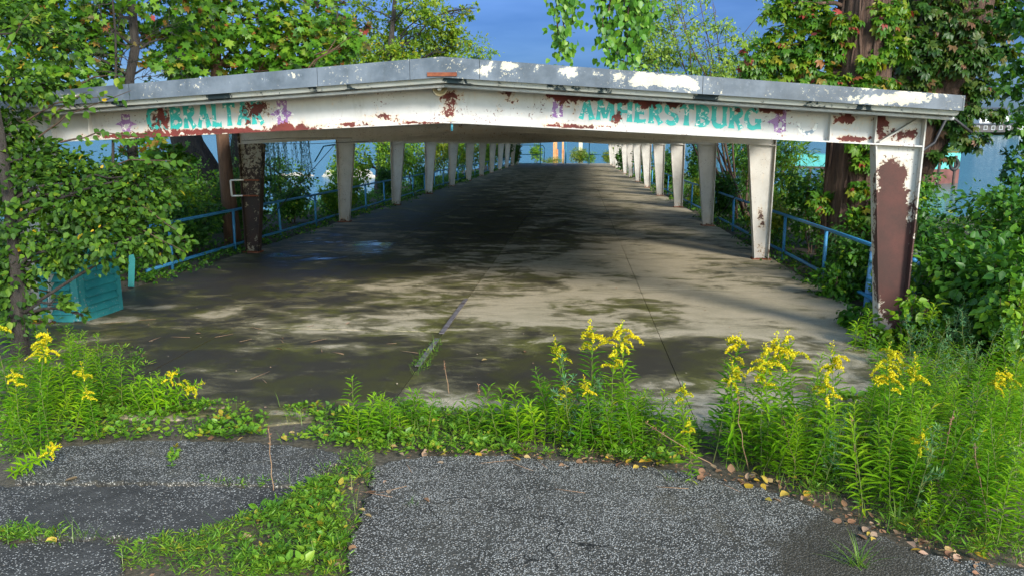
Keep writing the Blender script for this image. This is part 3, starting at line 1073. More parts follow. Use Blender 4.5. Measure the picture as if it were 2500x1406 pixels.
def emblem(pa, w, h, wings, label):
    """faded purple scroll emblem: two stacked bowls with a pointed wing either side"""
    x, z = bx(*pa)
    mb_ = []
    S_ = [stroke((.3, 0), (.3, 1), .2, .26), stroke((.72, 0), (.72, 1), .2, .26), arc((.5, .75), .22, .18, 0, 360, .2, .2), arc((.5, .3), .26, .26, 0, 360, .24, .2), stroke((.25, .95), (.8, .95), .14, .18)]
    if wings[0]: S_.append(([np.array(p) for p in ((-.28, .42), (0, .46), (.22, .45))], [.01, .18, .38]))
    if wings[1]: S_.append(([np.array(p) for p in ((1.3, .42), (1.02, .46), (.8, .45))], [.01, .18, .34]))
    V, Fc = [], []
    for li, (pts, ws) in enumerate(S_):
        b = len(V)
        for k in range(len(pts)):
            d = unit(pts[min(k + 1, len(pts) - 1)] - pts[max(k - 1, 0)])
            nn = np.array([-d[1], d[0]])
            for e in (-.5, 0, .5):
                g = pts[k] + nn * ws[k] * e
                V.append((x + g[0] * w, -.0105 - .0003 * li, z + g[1] * h))
        for k in range(len(pts) - 1):
            for e in (0, 1):
                a = b + k * 3 + e
                Fc.append((a, a + 1, a + 4, a + 3))
    o = MB().add(V, Fc).obj('emblem', M['purple_letter'], canopy)
    place(o, 0)
    set_attr(o.data, 'peel', .12 + 1.35 * bumps(PEEL_BEAM, np.array(V) + np.array([0, Y1, -K * Y1])))
    o['label'] = label


emblem((294, 322), .19, .22, (1, 1), 'faded purple emblem before the word GIBRALTAR')
emblem((672, 305), .21, .30, (1, 1), 'faded purple emblem after the word GIBRALTAR')
emblem((1342, 286), .20, .24, (0, 0), 'faded purple emblem before the word AMHERSTBURG')
emblem((1882, 322), .21, .27, (1, 0), 'faded purple emblem after the word AMHERSTBURG')
x, z = bx(1945, 330)
pts, ws = arc((.12, .14), .11, .12, 180, 360, .05, .03)
V, Fc = [], []
for k in range(len(pts)):
    d = unit(pts[min(k + 1, len(pts) - 1)] - pts[max(k - 1, 0)]); nn = np.array([-d[1], d[0]])
    for e in (-.5, 0, .5): V.append((x + pts[k][0] + nn[0] * ws[k] * e, -.0105, z + pts[k][1] + nn[1] * ws[k] * e))
for k in range(len(pts) - 1):
    for e in (0, 1): Fc.append((k * 3 + e, k * 3 + e + 1, k * 3 + e + 4, k * 3 + e + 3))
o = MB().add(V, Fc).obj('emblem', M['ghost_letter'], canopy)
place(o, 0)
set_attr(o.data, 'peel', [.1] * len(V))
o['label'] = 'ghost of a grey curved mark near the right end of the front beam'

# lamp under the ridge
lx, lz = bx(1082, 213)
lamp = thing('dish_lamp', 'round brown dish lamp with a bare white socket under the ridge of the front beam', 'lamp', (lx, Y1 - .20, lz - K * Y1 - .03))
prof = [(.0, -.02), (.055, -.025), (.085, -.05), (.098, -.075), (.090, -.078), (.07, -.055), (.0, -.045)]


def lathe_y(prof, n=20):
    V, Fc = [], []
    for r, y in prof:
        for k in range(n):
            a = 2 * math.pi * k / n
            V.append((r * math.cos(a), y, r * math.sin(a)))
    for i in range(len(prof) - 1):
        for k in range(n):
            Fc.append((i * n + k, i * n + (k + 1) % n, (i + 1) * n + (k + 1) % n, (i + 1) * n + k))
    return MB().add(V, Fc, True)


lathe_y(prof).obj('dish', M['glass'], lamp)
lathe_y([(0, -.12), (.022, -.12), (.028, -.10), (.028, -.05), (0, -.05)], 14).obj('socket', M['porcelain'], lamp)
MB().box((-.01, .07, .06), (.05, .26, .05)).obj('mount', M['white_paint'], lamp)

# square bracket on the rusty column
P0 = at_y(596, 440, fy(1) - .13); P1 = at_y(594, 478, fy(1) - .13)
sf = thing('bracket_frame', 'small square white bracket frame sticking out from the rusty column', 'bracket', P0)
a = at_y(563, 441, fy(1) - .13) - P0; b = at_y(566, 479, fy(1) - .13) - P0; c0 = np.zeros(3); c1 = P1 - P0
MB().tube([c0, a], .02, 6).tube([a, b], .022, 6).tube([b, c1], .02, 6).obj('frame', M['white_paint'], sf)
for q in (c0, c1):
    MB().tube([q + np.array([.0, -.02, 0]), q + np.array([.36, -.02, 0.0])], .018, 6).obj('strap', M['rust_bar'], sf)

# ------------------------------------------------------------------ railings


def railing(name, label, x, y0, y1, step, mat, x_end=None):
    r = thing(name, label, 'railing', dk(x, y0))
    n = int((y1 - y0) / step) + 1
    pm = MB().tube([(0, 0, -.15), (0, 0, .955)], .033, 10).mesh('post', mat)
    for i in range(n):
        o = link('post', pm, r)
        o.location = (0, i * step, -K * i * step)
        o.rotation_euler = (rng.normal(0, .012), rng.normal(0, .012), 0)
    L = (n - 1) * step
    for h, nm in ((.95, 'top_rail'), (.14, 'bottom_rail')):
        MB().tube([(0, t * L, h - K * t * L + .006 * math.sin(t * 40)) for t in np.linspace(-.012, 1, 25)], .032, 10).obj(nm, mat, r)
    return r


railing('pipe_railing', 'long blue pipe railing on the river side of the ramp behind the rusty column', -8.05, 15.05, 97, 2.96, M['blue'])
railing('pipe_railing', 'blue pipe railing half buried in weeds beside the big vine-clad trunk', 4.62, 12.15, 97, 2.96, M['blue'])


def bollard(px, py, label, h, r, lean):
    p = on_deck(px, py)
    b = thing('pipe_bollard', label, 'bollard', p)
    b.rotation_euler = (0, lean, 0)
    MB().tube([(0, 0, -.3), (0, 0, h)], r, 14).obj('pipe', M['pale_blue'], b)
    MB().tube([(0, 0, h), (0, 0, h + .03), (0, 0, h + .06), (0, 0, h + .07)], [r * 1.12, r * 1.12, r * .95, r * .4], 14).obj('cap', M['grey_cap'], b)
    for z in (h * .42, h * .78): MB().tube([(0, 0, z), (0, 0, z + .05)], r * 1.06, 14).obj('collar', M['teal_pipe'], b)


bollard(2118, 740, 'blue pipe bollard with grey cap at the near end of the right railing', .84, .062, .03)
bollard(2225, 735, 'blue pipe bollard with grey cap just right of the front column', .76, .075, -.02)

# ------------------------------------------------------------------ louvred box at the left
ca = on_deck(200, 786); cb = on_deck(299, 757); cc = on_deck(106, 786)
lb = thing('louvred_box', 'teal louvred box half swallowed by the leafy tree at the left front corner', 'box', ca)
H_BOX = 1.12
cd = cb + (cc - ca)


def lpanel(p, q, nm, ns):
    A, B = p - ca, q - ca
    d = B - A
    L = np.linalg.norm(d[:2])
    u = np.array([d[0] / L, d[1] / L, 0])
    nrm = np.array([u[1], -u[0], 0])
    R3 = np.stack([u, -nrm, np.array([0, 0, 1.0])], 1)
    mb = MB()
    mid = (A + B) / 2
    for e, w in ((A + u * .05, .10), (B - u * .05, .10)): mb.box(e + np.array([0, 0, H_BOX / 2 + .02]), (w, .04, H_BOX), R3)
    for z in (.06, H_BOX - .02): mb.box(mid + np.array([0, 0, z]), (L - .202, .038, .11), R3)
    o = mb.obj(nm, M['louvre'], lb)
    V = np.array(mb.v)
    set_attr(o.data, 'peel', .12 + .33 * np.exp(-(V[:, 2] / .10) ** 2))
    sm = None
    for k in range(ns):
        z = .17 + k * (H_BOX - .30) / (ns - 1)
        if sm is None:
            s_ = MB()
            th = math.radians(32)
            s_.box((0, 0, 0), (L - .205, .014, .138))
            sm = s_.mesh('slat', M['louvre']); set_attr(sm, 'peel', [.12] * 8)
        so_ = link('slat', sm, o)
        so_.matrix_local = Matrix.Translation(Vector(mid + np.array([0, 0, z]) + nrm * .002)) @ Matrix([[u[0], -nrm[0], 0, 0], [u[1], -nrm[1], 0, 0], [0, 0, 1, 0], [0, 0, 0, 1]]) @ Matrix.Rotation(-.72, 4, 'X')


lpanel(ca, cb, 'louvred_panel', 8)
lpanel(cc, ca, 'louvred_panel', 8)
lpanel(cb, cd, 'louvred_panel', 8)
q = MB()
t0 = np.array([0, 0, H_BOX + .03])
q.hexa([ca - ca + t0, cb - ca + t0, cd - ca + t0, cc - ca + t0] + [p - ca + t0 + np.array([0, 0, .03]) for p in (ca, cb, cd, cc)])
o = q.obj('lid', M['louvre'], lb); set_attr(o.data, 'peel', [.15] * 8)
pb = on_deck(320, 700)
q = MB().box((0, 0, .3), (.10, .03, .6))
bo = q.obj('teal_board', M['louvre'], None, pb)
set_attr(bo.data, 'peel', [.2] * 8)
bo.rotation_euler = (.08, .12, .5)
tag(bo, 'narrow teal board standing in the shade behind the louvred box', 'board')
# ------------------------------------------------------------------ foliage tools


def fan(outer, centre):
    V = [centre] + outer
    n = len(outer)
    return np.array(V, float), np.array([(0, 1 + i, 1 + (i + 1) % n) for i in range(n)])


TPL = {}
TPL['ovate'] = fan([(0, 0, 0), (.26, .16, .05), (.34, .38, .07), (.20, .72, .03), (0, 1, -.06), (-.20, .72, .03), (-.34, .38, .07), (-.26, .16, .05)], (0, .42, -.03))
TPL['ovate6'] = fan([(0, 0, 0), (.30, .30, .06), (.22, .66, .03), (0, 1, -.06), (-.22, .66, .03), (-.30, .30, .06)], (0, .45, -.04))
TPL['heart'] = fan([(0, .05, 0), (.22, -.02, .04), (.42, .25, .07), (.30, .62, .03), (0, 1, -.05), (-.30, .62, .03), (-.42, .25, .07), (-.22, -.02, .04)], (0, .35, -.02))
_m = []
for a, r in ((-88, .12), (-62, .42), (-38, .30), (-8, .56), (16, .34), (38, .62), (62, .36), (90, .68), (118, .36), (142, .62), (164, .34), (188, .56), (218, .30), (242, .42)):
    _m.append((r * math.cos(math.radians(a)), .42 + r * math.sin(math.radians(a)) * .9, .05 * (abs(math.cos(math.radians(a))) - .4)))
TPL['maple'] = fan(_m, (0, .40, -.03))
TPL['lance'] = (np.array([(0, 0, 0), (.095, .38, .02), (0, .42, -.02), (-.095, .38, .02), (.065, .7, -.01), (-.065, .7, -.01), (0, 1, -.12)], float), np.array([(0, 1, 2), (0, 2, 3), (1, 4, 2), (3, 2, 5), (2, 4, 6), (2, 6, 5)]))
TPL['lance4'] = (np.array([(0, 0, 0), (.10, .45, .02), (-.10, .45, .02), (0, 1, -.10)], float), np.array([(0, 1, 2), (1, 3, 2)]))
TPL['diamond'] = (np.array([(0, 0, 0), (.28, .45, .05), (-.28, .45, .05), (0, 1, -.05)], float), np.array([(0, 1, 2), (1, 3, 2)]))
V5, T5 = [], []
for a, r in ((-75, .62), (-36, .9), (0, 1.0), (36, .9), (75, .62)):
    a = math.radians(a); b = len(V5)
    d = np.array([math.sin(a), math.cos(a), 0]); s_ = np.array([d[1], -d[0], 0])
    V5 += [np.array([0, .1, 0]), d * r * .55 + s_ * .24 * r + (0, .1, .04), d * r * .55 - s_ * .24 * r + (0, .1, .04), d * r + (0, .1, -.22), d * r * .5 + (0, .1, -.02)]
    T5 += [(b, b + 1, b + 4), (b, b + 4, b + 2), (b + 1, b + 3, b + 4), (b + 4, b + 3, b + 2)]
TPL['five'] = (np.array(V5), np.array(T5))
TPL['blade'] = (np.array([(.012, 0, 0), (-.012, 0, 0), (.010, .5, .0), (-.010, .5, .0), (0, 1, -.16)], float), np.array([(0, 2, 1), (1, 2, 3), (2, 4, 3)]))
TPL['bit'] = (np.array([(-.5, 0, 0), (.5, 0, 0), (.5, 1, .1), (-.5, 1, .1)], float), np.array([(0, 1, 2), (0, 2, 3)]))


def frames(D, Nn):
    D = unit(D)
    X = unit(np.cross(D, Nn))
    return X, D, np.cross(X, D)


def leaf_arrays(P, D, Nn, Sz, tone, tpl):
    tv, tt = TPL[tpl]
    X, D, Z = frames(D, Nn)
    V = P[:, None, :] + Sz[:, None, None] * (tv[None, :, 0:1] * X[:, None, :] + tv[None, :, 1:2] * D[:, None, :] + tv[None, :, 2:3] * Z[:, None, :])
    n, k = len(P), len(tv)
    T = tt[None] + (np.arange(n) * k)[:, None, None]
    return V.reshape(-1, 3), T.reshape(-1, 3), np.repeat(tone, k)


class Leaves:
    def __init__(s): s.P, s.D, s.N, s.S, s.T = [], [], [], [], []

    def add(s, P, D, Nn, Sz, T):
        s.P.append(P); s.D.append(D); s.N.append(Nn); s.S.append(Sz); s.T.append(T)
        return s

    def cat(s):
        return [np.concatenate(a) for a in (s.P, s.D, s.N, s.S, s.T)]

    def clump(s, c, r, n, size, tone=(.45, .22), droop=.45, per=9, sub=.28, flat=1.0):
        """leaves gathered in sprays through a lumpy ellipsoid"""
        c = np.asarray(c, float)
        r = np.asarray(r, float) * np.ones(3)
        m = max(2, n // per)
        u = unit(rng.normal(size=(m, 3)))
        rad = rng.random(m) ** .45
        Csub = u * rad[:, None] * r
        k = rng.integers(0, m, n)
        off = rng.normal(size=(n, 3)) * np.array([1, 1, .6 * flat]) * r * sub * .6
        P = c + Csub[k] + off
        out = unit(Csub[k] / r + off / r * .6)
        D = unit(out * .8 + np.array([0, 0, -droop]) + rng.normal(size=(n, 3)) * .45)
        Nn = unit(np.array([.18, -.3, .75]) + out * .35 + rng.normal(size=(n, 3)) * .38)
        ct = rng.normal(0, .10, m)[k]
        t = np.clip(rng.normal(tone[0], tone[1], n) + ct, 0, 1)
        return s.add(P, D, Nn, size * (.45 + .95 * rng.random(n)), t)

    def obj(s, name, mat, tpl, parent, origin=(0, 0, 0), kind='stuff'):
        P, D, Nn, Sz, T = s.cat()
        V, Tr, tn = leaf_arrays(P - np.asarray(origin), D, Nn, Sz, T, tpl)
        o = link(name, mesh_tris(name, V, Tr, mat, {'tone': tn}), parent)
        if kind: o['kind'] = kind
        return o

    def split(s, mat, tpl, parent, origin, n=290, name='leaf'):
        """the n leaves that show largest become parts of their own; the rest stay for obj()"""
        P, D, Nn, Sz, T = s.cat()
        px, py, z = to_px(P)
        ok = (px > 0) & (px < 2500) & (py > 0) & (py < 1406) & (z > .5)
        # nearest leaves first, spread over the crown by a coarse screen of cells
        score = np.where(ok, Sz / z * (1 + .25 * rng.random(len(P))), -1)
        idx = np.argsort(-score)[:n]
        X, D2, Z = frames(D[idx], Nn[idx])
        for j, i in enumerate(idx):
            if score[i] < 0: continue
            o = link(name, leaf_mesh(tpl, mat, T[i]), parent)
            q = P[i] - np.asarray(origin)
            A = np.stack([X[j], D2[j], Z[j]], 1) * Sz[i]
            o.matrix_local = Matrix(((A[0, 0], A[0, 1], A[0, 2], q[0]), (A[1, 0], A[1, 1], A[1, 2], q[1]), (A[2, 0], A[2, 1], A[2, 2], q[2]), (0, 0, 0, 1)))
        keep = np.setdiff1d(np.arange(len(P)), idx)
        s.P, s.D, s.N, s.S, s.T = [P[keep]], [D[keep]], [Nn[keep]], [Sz[keep]], [T[keep]]
        return s


_lm = {}


def leaf_mesh(tpl, mat, tone):
    k = (tpl, mat.name, int(tone * 11.99))
    if k not in _lm:
        tv, tt = TPL[tpl]
        _lm[k] = mesh_tris('leaf', tv, tt, mat, {'tone': np.full(len(tv), (k[2] + .5) / 12)})
    return _lm[k]


def curve(a, b, n=7, sag=0.0, jit=.05, up=0.0):
    a, b = np.asarray(a, float), np.asarray(b, float)
    L = np.linalg.norm(b - a)
    t = np.linspace(0, 1, n)[:, None]
    P = a + (b - a) * t
    P[:, 2] += (up * np.sin(math.pi * t[:, 0]) - sag * np.sin(math.pi * t[:, 0])) * L
    w = np.cumsum(rng.normal(size=(n, 3)), 0) * jit * L / n
    w -= t * w[-1]
    return P + w


def interp(path, t):
    path = np.asarray(path, float)
    f = t * (len(path) - 1)
    i = min(int(f), len(path) - 2)
    return path[i] + (path[i + 1] - path[i]) * (f - i)


def tree(name, label, cat, base, trunk, r0, r1, clumps, leaf, tpl, size, bark, tone=(.45, .22), droop=.45, per=9, parts=0, group=None, twigs=3, sides=10, limb_r=.35, ridge=.08, flat=1.0, sub=.28, crown='crown', foot=True):
    """trunk: path of points; clumps: (centre, radius, leaf count). Limbs run from the trunk into every clump."""
    base = np.asarray(base, float)
    t = thing(name, label, cat, base, group)
    trunk = [np.asarray(p, float) - base for p in trunk]
    n = len(trunk)
    if n < 8:
        tt = np.linspace(0, 1, 9)
        trunk = [interp(trunk, q) for q in tt]
        n = 9
    rad = [r0 + (r1 - r0) * i / (n - 1) for i in range(n)]
    if foot: rad[0] *= 1.25
    MB().tube(trunk, rad, sides, ridge=ridge).obj('trunk', bark, t)
    lim = MB()
    lv = Leaves()
    for c, r, k in clumps:
        c = np.asarray(c, float) - base
        rr = np.asarray(r, float) * np.ones(3)
        # leave the trunk where it is a bit below the clump
        zs = [abs(p[2] - (c[2] - .35 * np.linalg.norm((c - p)[:2]))) for p in trunk]
        i = int(np.argmin(zs))
        i = max(1, i)
        ra = max(.012, rad[i] * limb_r)
        p = curve(trunk[i], c, 7, up=.06, jit=.25)
        lim.tube(p, list(np.linspace(ra, .006, 7)), 5, False)
        for _ in range(twigs):
            u = unit(rng.normal(size=3)) * rr * .85
            s0 = interp(p, .55 + .4 * rng.random())
            lim.tube(curve(s0, c + u, 5, jit=.3), list(np.linspace(max(.006, ra * .4), .003, 5)), 4, False)
        lv.clump(c, rr, k, size, tone, droop, per, sub, flat)
    lim.obj('limbs', bark, t)['kind'] = 'stuff'
    if parts: lv.split(leaf, tpl, t, (0, 0, 0) if True else base, parts) if False else _split_off(lv, leaf, tpl, t, base, parts)
    lv.obj(crown, leaf, tpl, t)
    return t, lv


def _split_off(lv, leaf, tpl, t, base, parts):
    lv.P = [p + base for p in lv.P]
    lv.split(leaf, tpl, t, base, parts)
    lv.P = [p - base for p in lv.P]


def cpx(lst, Y, n_scale=1.0, depth=.7):
    """clumps given where they stand: (x, y, radius in the photograph, leaves) at distance Y"""
    out = []
    for px, py, r, k, *dy in lst:
        y = Y + (dy[0] if dy else 0)
        c = at_y(px, py, y)
        z = (c - np.array([0, 0, CAM_H])) @ FW
        R = r / F_PX * z
        out.append((c, np.array([R, R * depth, R * .8]), int(k * n_scale)))
    return out


def gz(x, y):
    return np.array([x, y, float(land_z(x, y))])


# ------------------------------------------------------------------ trees
# leafy tree in front at the left, its boughs over the louvred box and the end of the beam
b = gz(-6.6, 8.6)
tr = [b, b + (.05, .1, 1.2), b + (-.1, .3, 2.4), b + (-.3, .5, 3.8), b + (-.4, .6, 5.6)]
cl_ = cpx([(60, 60, 90, 330, .3), (150, 110, 60, 170, .4), (40, 190, 80, 300, 0), (110, 215, 45, 130, 0), (20, 310, 70, 300, .2), (170, 420, 80, 420, .2), (330, 430, 60, 230, .1), (80, 380, 70, 300, .2), (60, 450, 120, 620, 0), (200, 480, 120, 640, -.1), (330, 480, 90, 420, .2),
           (80, 570, 120, 620, -.2), (230, 570, 110, 560, -.2), (350, 570, 80, 330, 0), (20, 680, 80, 420, -.4), (140, 630, 70, 170, -.2), (420, 430, 40, 90, .3), (430, 590, 45, 90, .1),
           (30, 760, 70, 220, -.5), (150, 735, 30, 45, -.55), (200, 765, 16, 16, -.55), (-60, 400, 120, 500), (-70, 620, 120, 500), (-60, 200, 120, 400)], 9.1, 1.5)
t_left, _ = tree('mulberry_tree', 'dense leafy young tree over the left end of the canopy and the louvred box', 'tree', b, tr, .09, .03, cl_, G['left'], 'ovate', .078, M['bark_dark'], tone=(.44, .2), parts=290, twigs=4, per=8, limb_r=.3)
# long sprays reaching in front of the beam
lv = Leaves(); tw = MB()
for a, c_, m in (((90, 330), (320, 222), 20), ((60, 300), (260, 235), 20), ((150, 350), (400, 335), 20), ((250, 420), (440, 400), 22), ((120, 290), (215, 225), 16), ((300, 480), (440, 580), 20), ((260, 540), (450, 615), 18), ((20, 120), (80, 20), 16), ((200, 200), (300, 190), 14), ((60, 700), (180, 740), 12)):
    P = curve(at_y(*a, 9.2), at_y(*c_, 8.9), 9, up=.06, jit=.12) - b
    tw.tube(P, list(np.linspace(.012, .003, 9)), 4, False)
    q = np.array([interp(P, x) for x in np.linspace(.15, 1, m)]) + rng.normal(size=(m, 3)) * .03
    D = unit(np.array([P[-1] - P[0]]) * .5 + np.array([0, 0, -.5]) + rng.normal(size=(m, 3)) * .5)
    lv.add(q, D, unit(np.array([.2, -.5, .6]) + rng.normal(size=(m, 3)) * .4), .10 * (.7 + .5 * rng.random(m)), np.clip(rng.normal(.6, .15, m), 0, 1))
tw.obj('sprays', M['twig'], t_left)['kind'] = 'stuff'
lv.obj('spray_leaves', G['left'], 'ovate', t_left)

# maples behind the roof at the left
for nm, lab, tp, Y, r, cl_, mat, tn in (
        ('maple_tree', 'maple with a dark slender forked trunk behind the left end of the roof', [(340, 620), (322, 330), (312, 215), (330, 120), (322, 0), (310, -140), (300, -300)], 16.5, .115,
         [(60, 40, 110, 420), (170, 30, 110, 430), (100, 150, 100, 330), (230, 90, 80, 260), (230, 180, 70, 170), (380, 60, 75, 200, .8), (420, 150, 75, 220, .8), (20, -80, 140, 420), (250, -60, 150, 500), (430, -40, 110, 300), (400, 395, 55, 120, -.6), (330, 360, 70, 150, -.2), (-80, 60, 120, 300), (440, 370, 40, 70, -.4), (480, 60, 80, 200, 1.4), (120, 230, 80, 160)], G['maple'], (.5, .24)),
        ('maple_tree', 'broad green maple with lobed leaves behind the roof left of the ridge', [(565, 540), (545, 350), (530, 190), (522, 80), (528, -40), (530, -200), (525, -330)], 19.0, .16,
         [(480, 100, 70, 230), (600, 60, 95, 430), (700, 50, 95, 420), (770, 110, 80, 330), (660, 130, 85, 370), (560, 150, 60, 170), (800, 40, 70, 250), (480, 20, 70, 210), (640, -70, 160, 560), (520, -90, 120, 340), (820, 130, 55, 170, -.2), (860, 90, 34, 80, -.4), (540, 30, 60, 150), (720, 150, 60, 180, 0), (465, 175, 45, 90), (600, 165, 60, 140)], G['maple'], (.55, .2))):
    base = at_y(tp[0][0], tp[0][1], Y); base[2] = float(land_z(base[0], Y))
    path = [base] + [at_y(x, y, Y) for x, y in tp[1:]]
    tree(nm, lab, 'tree', base, path, r, r * .5, cpx(cl_, Y), mat, 'maple', .185, M['bark_dark'] if r < .12 else M['bark_pole'], tone=tn, parts=290, twigs=4, per=7, limb_r=.3, droop=.7, sub=.32)
# bare twiggy branches beside the slender trunk
Y = 16.0
base = at_y(270, 560, Y); base[2] = float(land_z(base[0], Y))
path = [base, at_y(275, 330, Y), at_y(285, 120, Y), at_y(270, -60, Y)]
tree('dead_sapling', 'thin bare grey sapling with fine twigs beside the slender maple trunk', 'tree', base, path, .035, .015, [(at_y(x, y, Y - .3), .35, 5) for x, y in ((230, 20), (270, 90), (330, 150), (360, 110), (400, 180), (300, 40), (420, 60), (240, 130))], G['olive'], 'maple', .1, M['bark_dark'], twigs=9, limb_r=.4)
# olive and red topped maple next to it, above the roof
Y = 27.5
base = at_y(838, 560, Y); base[2] = float(land_z(base[0], Y)); path = [base, at_y(838, 350, Y), at_y(830, 150, Y), at_y(815, -80, Y)]
tree('maple_tree', 'olive and red leaved maple standing between the green maple and the airy tree', 'tree', base, path, .07, .04, cpx([(800, 20, 40, 120), (840, 60, 38, 110), (865, 95, 34, 90), (830, 120, 34, 80), (780, -30, 60, 150), (850, 40, 24, 40), (885, 60, 16, 26)], Y), G['olive'], 'maple', .2, M['bark_dark'], tone=(.55, .25), per=7, droop=.7)

# airy yellow green tree rising left of the ridge
Y = 42.0
base = at_y(927, 470, Y); base[2] = float(land_z(base[0], Y))
path = [base, at_y(930, 400, Y), at_y(933, 330, Y), at_y(945, 200, Y), at_y(955, 100, Y), at_y(965, 0, Y), at_y(970, -120, Y)]
cl_ = []
for px, py, r, k in ((900, 70, 36, 260), (930, 120, 50, 520), (960, 50, 40, 330), (1000, 110, 52, 560), (1040, 80, 40, 320), (1060, 30, 38, 260), (1100, 60, 36, 230), (1090, 115, 44, 430), (1130, 30, 26, 110), (1010, 20, 40, 260), (880, 20, 34, 180), (950, 150, 60, 500), (1040, 150, 54, 460), (890, 140, 44, 300),
                     (1120, 95, 30, 160), (960, -40, 60, 300), (1060, -40, 60, 300), (870, 150, 50, 300), (900, 400, 20, 60), (1160, 20, 10, 14), (980, 135, 50, 360)):
    cl_ += cpx([(px, py, r, int(k * 2.4))], Y + rng.normal(0, 1.5))
tree('locust_tree', 'airy yellow green tree with dark branching limbs left of the roof ridge', 'tree', base, path, .28, .06, cl_, G['locust'], 'diamond', .18, M['bark_dark'], tone=(.55, .2), twigs=6, per=14, limb_r=.45, droop=.2, sub=.24)
Y = 60.0
base = gz(-9.6, Y)
tree('locust_tree', 'round topped yellow green tree behind the roof, right of the airy tree', 'tree', base, [base, base + (.2, 0, 4), base + (.4, 0, 9)], .2, .06,
     cpx([(1110, 130, 50, 700), (1160, 120, 40, 520), (1190, 145, 30, 330), (1070, 150, 50, 500), (1140, 165, 50, 400), (1205, 165, 16, 100)], Y), G['locust'], 'diamond', .2, M['bark_dark'], tone=(.5, .18), per=14, sub=.3)

# willow at the river's edge
Y = 24.0
base = at_y(520, 470, Y); base[2] = float(land_z(base[0], Y)) - .1
path = [base, at_y(500, 430, Y), at_y(475, 385, Y), at_y(455, 345, Y), at_y(440, 250, Y), at_y(450, 60, Y)]
wt = thing('willow_tree', 'black leaning willow trunk with weeping strands beyond the left railing', 'tree', base)
pb_ = [p - base for p in path]
MB().tube([interp(pb_, t) for t in np.linspace(0, 1, 12)], list(np.linspace(.60, .36, 12)), 64, ridge=.03).obj('trunk', M['bark_willow'], wt)
p2 = [at_y(560, 470, Y + .4) - base, at_y(582, 400, Y + .4) - base, at_y(592, 330, Y + .5) - base, at_y(600, 180, Y + .5) - base]
p2[0][2] = 0
MB().tube([interp(p2, t) for t in np.linspace(0, 1, 9)], list(np.linspace(.36, .26, 9)), 48, ridge=.03).obj('trunk', M['bark_willow'], wt)
lv = Leaves(); tw = MB()
for i in range(70):
    px = 640 + 115 * rng.random() if i < 52 else 535 + 30 * rng.random()
    a = at_y(px, 240 + 40 * rng.random(), Y + rng.normal(0, 1.0) - .5)
    L = .9 + .9 * rng.random() + (.25 if px < 690 else 0)
    m = 46
    s_ = np.linspace(0, 1, 8)[:, None]
    P = a + np.array([0, 0, -L - .5]) * s_ + np.array([.12 * rng.normal(), 0, 0]) * s_ ** 2 - base
    tw.tube(P, .004, 3, False)
    q = np.array([interp(P, x) for x in np.linspace(.1, 1, m)]) + rng.normal(size=(m, 3)) * .02
    lv.add(q, unit(np.array([0, 0, -1.0]) + rng.normal(size=(m, 3)) * .45), unit(rng.normal(size=(m, 3)) + (0, -.5, .3)), .09 * (.7 + .6 * rng.random(m)), rng.random(m))
lv.clump(at_y(700, 250, Y) - base, (1.3, 1, .5), 500, .1, droop=1.0)
tw.tube(curve(p2[2], at_y(700, 235, Y) - base, 6, up=.2), list(np.linspace(.14, .03, 6)), 6, False)
tw.obj('limbs', M['bark_willow'], wt)['kind'] = 'stuff'
lv.obj('strands', G['willow'], 'lance4', wt)

# two huge vine clad trunks on the right
Y = 17.0
base = at_y(2075, 600, Y); base[2] = float(land_z(base[0], Y)) - .05
path = [base, at_y(2078, 540, Y), at_y(2085, 440, Y), at_y(2090, 350, Y), at_y(2100, 230, Y), at_y(2105, 120, Y), at_y(2118, 0, Y), at_y(2125, -160, Y), at_y(2110, -320, Y)]
cw = thing('cottonwood_tree', 'huge furrowed red-brown trunk hung with creeper beside the right railing', 'tree', base)
pt = [p - base for p in path]
dense = [interp(pt, t) for t in np.linspace(0, 1, 34)]
MB().tube(dense, list(np.linspace(.58, .50, 34)), 84, ridge=.028).obj('trunk', M['bark_red'], cw)
vs = MB()
for k in range(9):
    a0 = rng.uniform(2.6, 5.6)
    L = []
    for j, p in enumerate(dense[:26]):
        a = a0 + .12 * math.sin(j * .5 + k)
        L.append(p + np.array([math.cos(a) * .60, math.sin(a) * .60, 0]) * (1 - j * .005))
    vs.tube(L, .022 + .012 * rng.random(), 5, False)
vs.obj('vine_stems', M['vine_stem'], cw)
vl = Leaves()
for px, py, r, k, *dy in ((2165, 50, 40, 130, -.6), (2060, 60, 30, 70, -.65), (2120, 150, 26, 60, -.65), (2010, 100, 60, 150, -.3), (1990, 40, 60, 150, -.2), (1940, 110, 70, 210, -.2), (1870, 140, 60, 190, -.2), (1850, 180, 45, 120, -.1), (1920, 180, 60, 160, -.1), (1990, 170, 60, 160, -.3), (1900, 30, 40, 70, -.2), (2040, 200, 34, 60, -.6), (2150, 205, 34, 60, -.7), (2100, 205, 24, 40, -.7),
                          (2185, 120, 40, 80, -.5), (2110, 400, 28, 60, -.72), (2100, 460, 24, 44, -.75), (2125, 520, 40, 90, -.7), (2010, 500, 30, 50, -.3), (1960, 0, 60, 110), (2020, -40, 90, 200), (2180, 20, 50, 110, -.4), (2100, 350, 30, 40, -.7), (2145, 365, 22, 24, -.8), (2000, 240, 60, 120), (1830, 195, 26, 40)):
    for c, r3, n_ in cpx([(px, py, r, k, *dy)], Y): vl.clump(c - base, r3 * (1, .5, 1), int(n_ * 1.5), .14, (.52, .22), .75, 6, .35)
vb = MB()
for a, c_ in (((2085, 120), (1850, 160)), ((2090, 150), (1920, 110)), ((2095, 40), (1890, 20)), ((2085, 200), (1960, 190)), ((2085, 180), (1830, 190)), ((2100, 0), (1990, -60))):
    vb.tube(curve(at_y(*a, Y) - base, at_y(*c_, Y - .2) - base, 7, up=.1, jit=.3), list(np.linspace(.06, .01, 7)), 5, False)
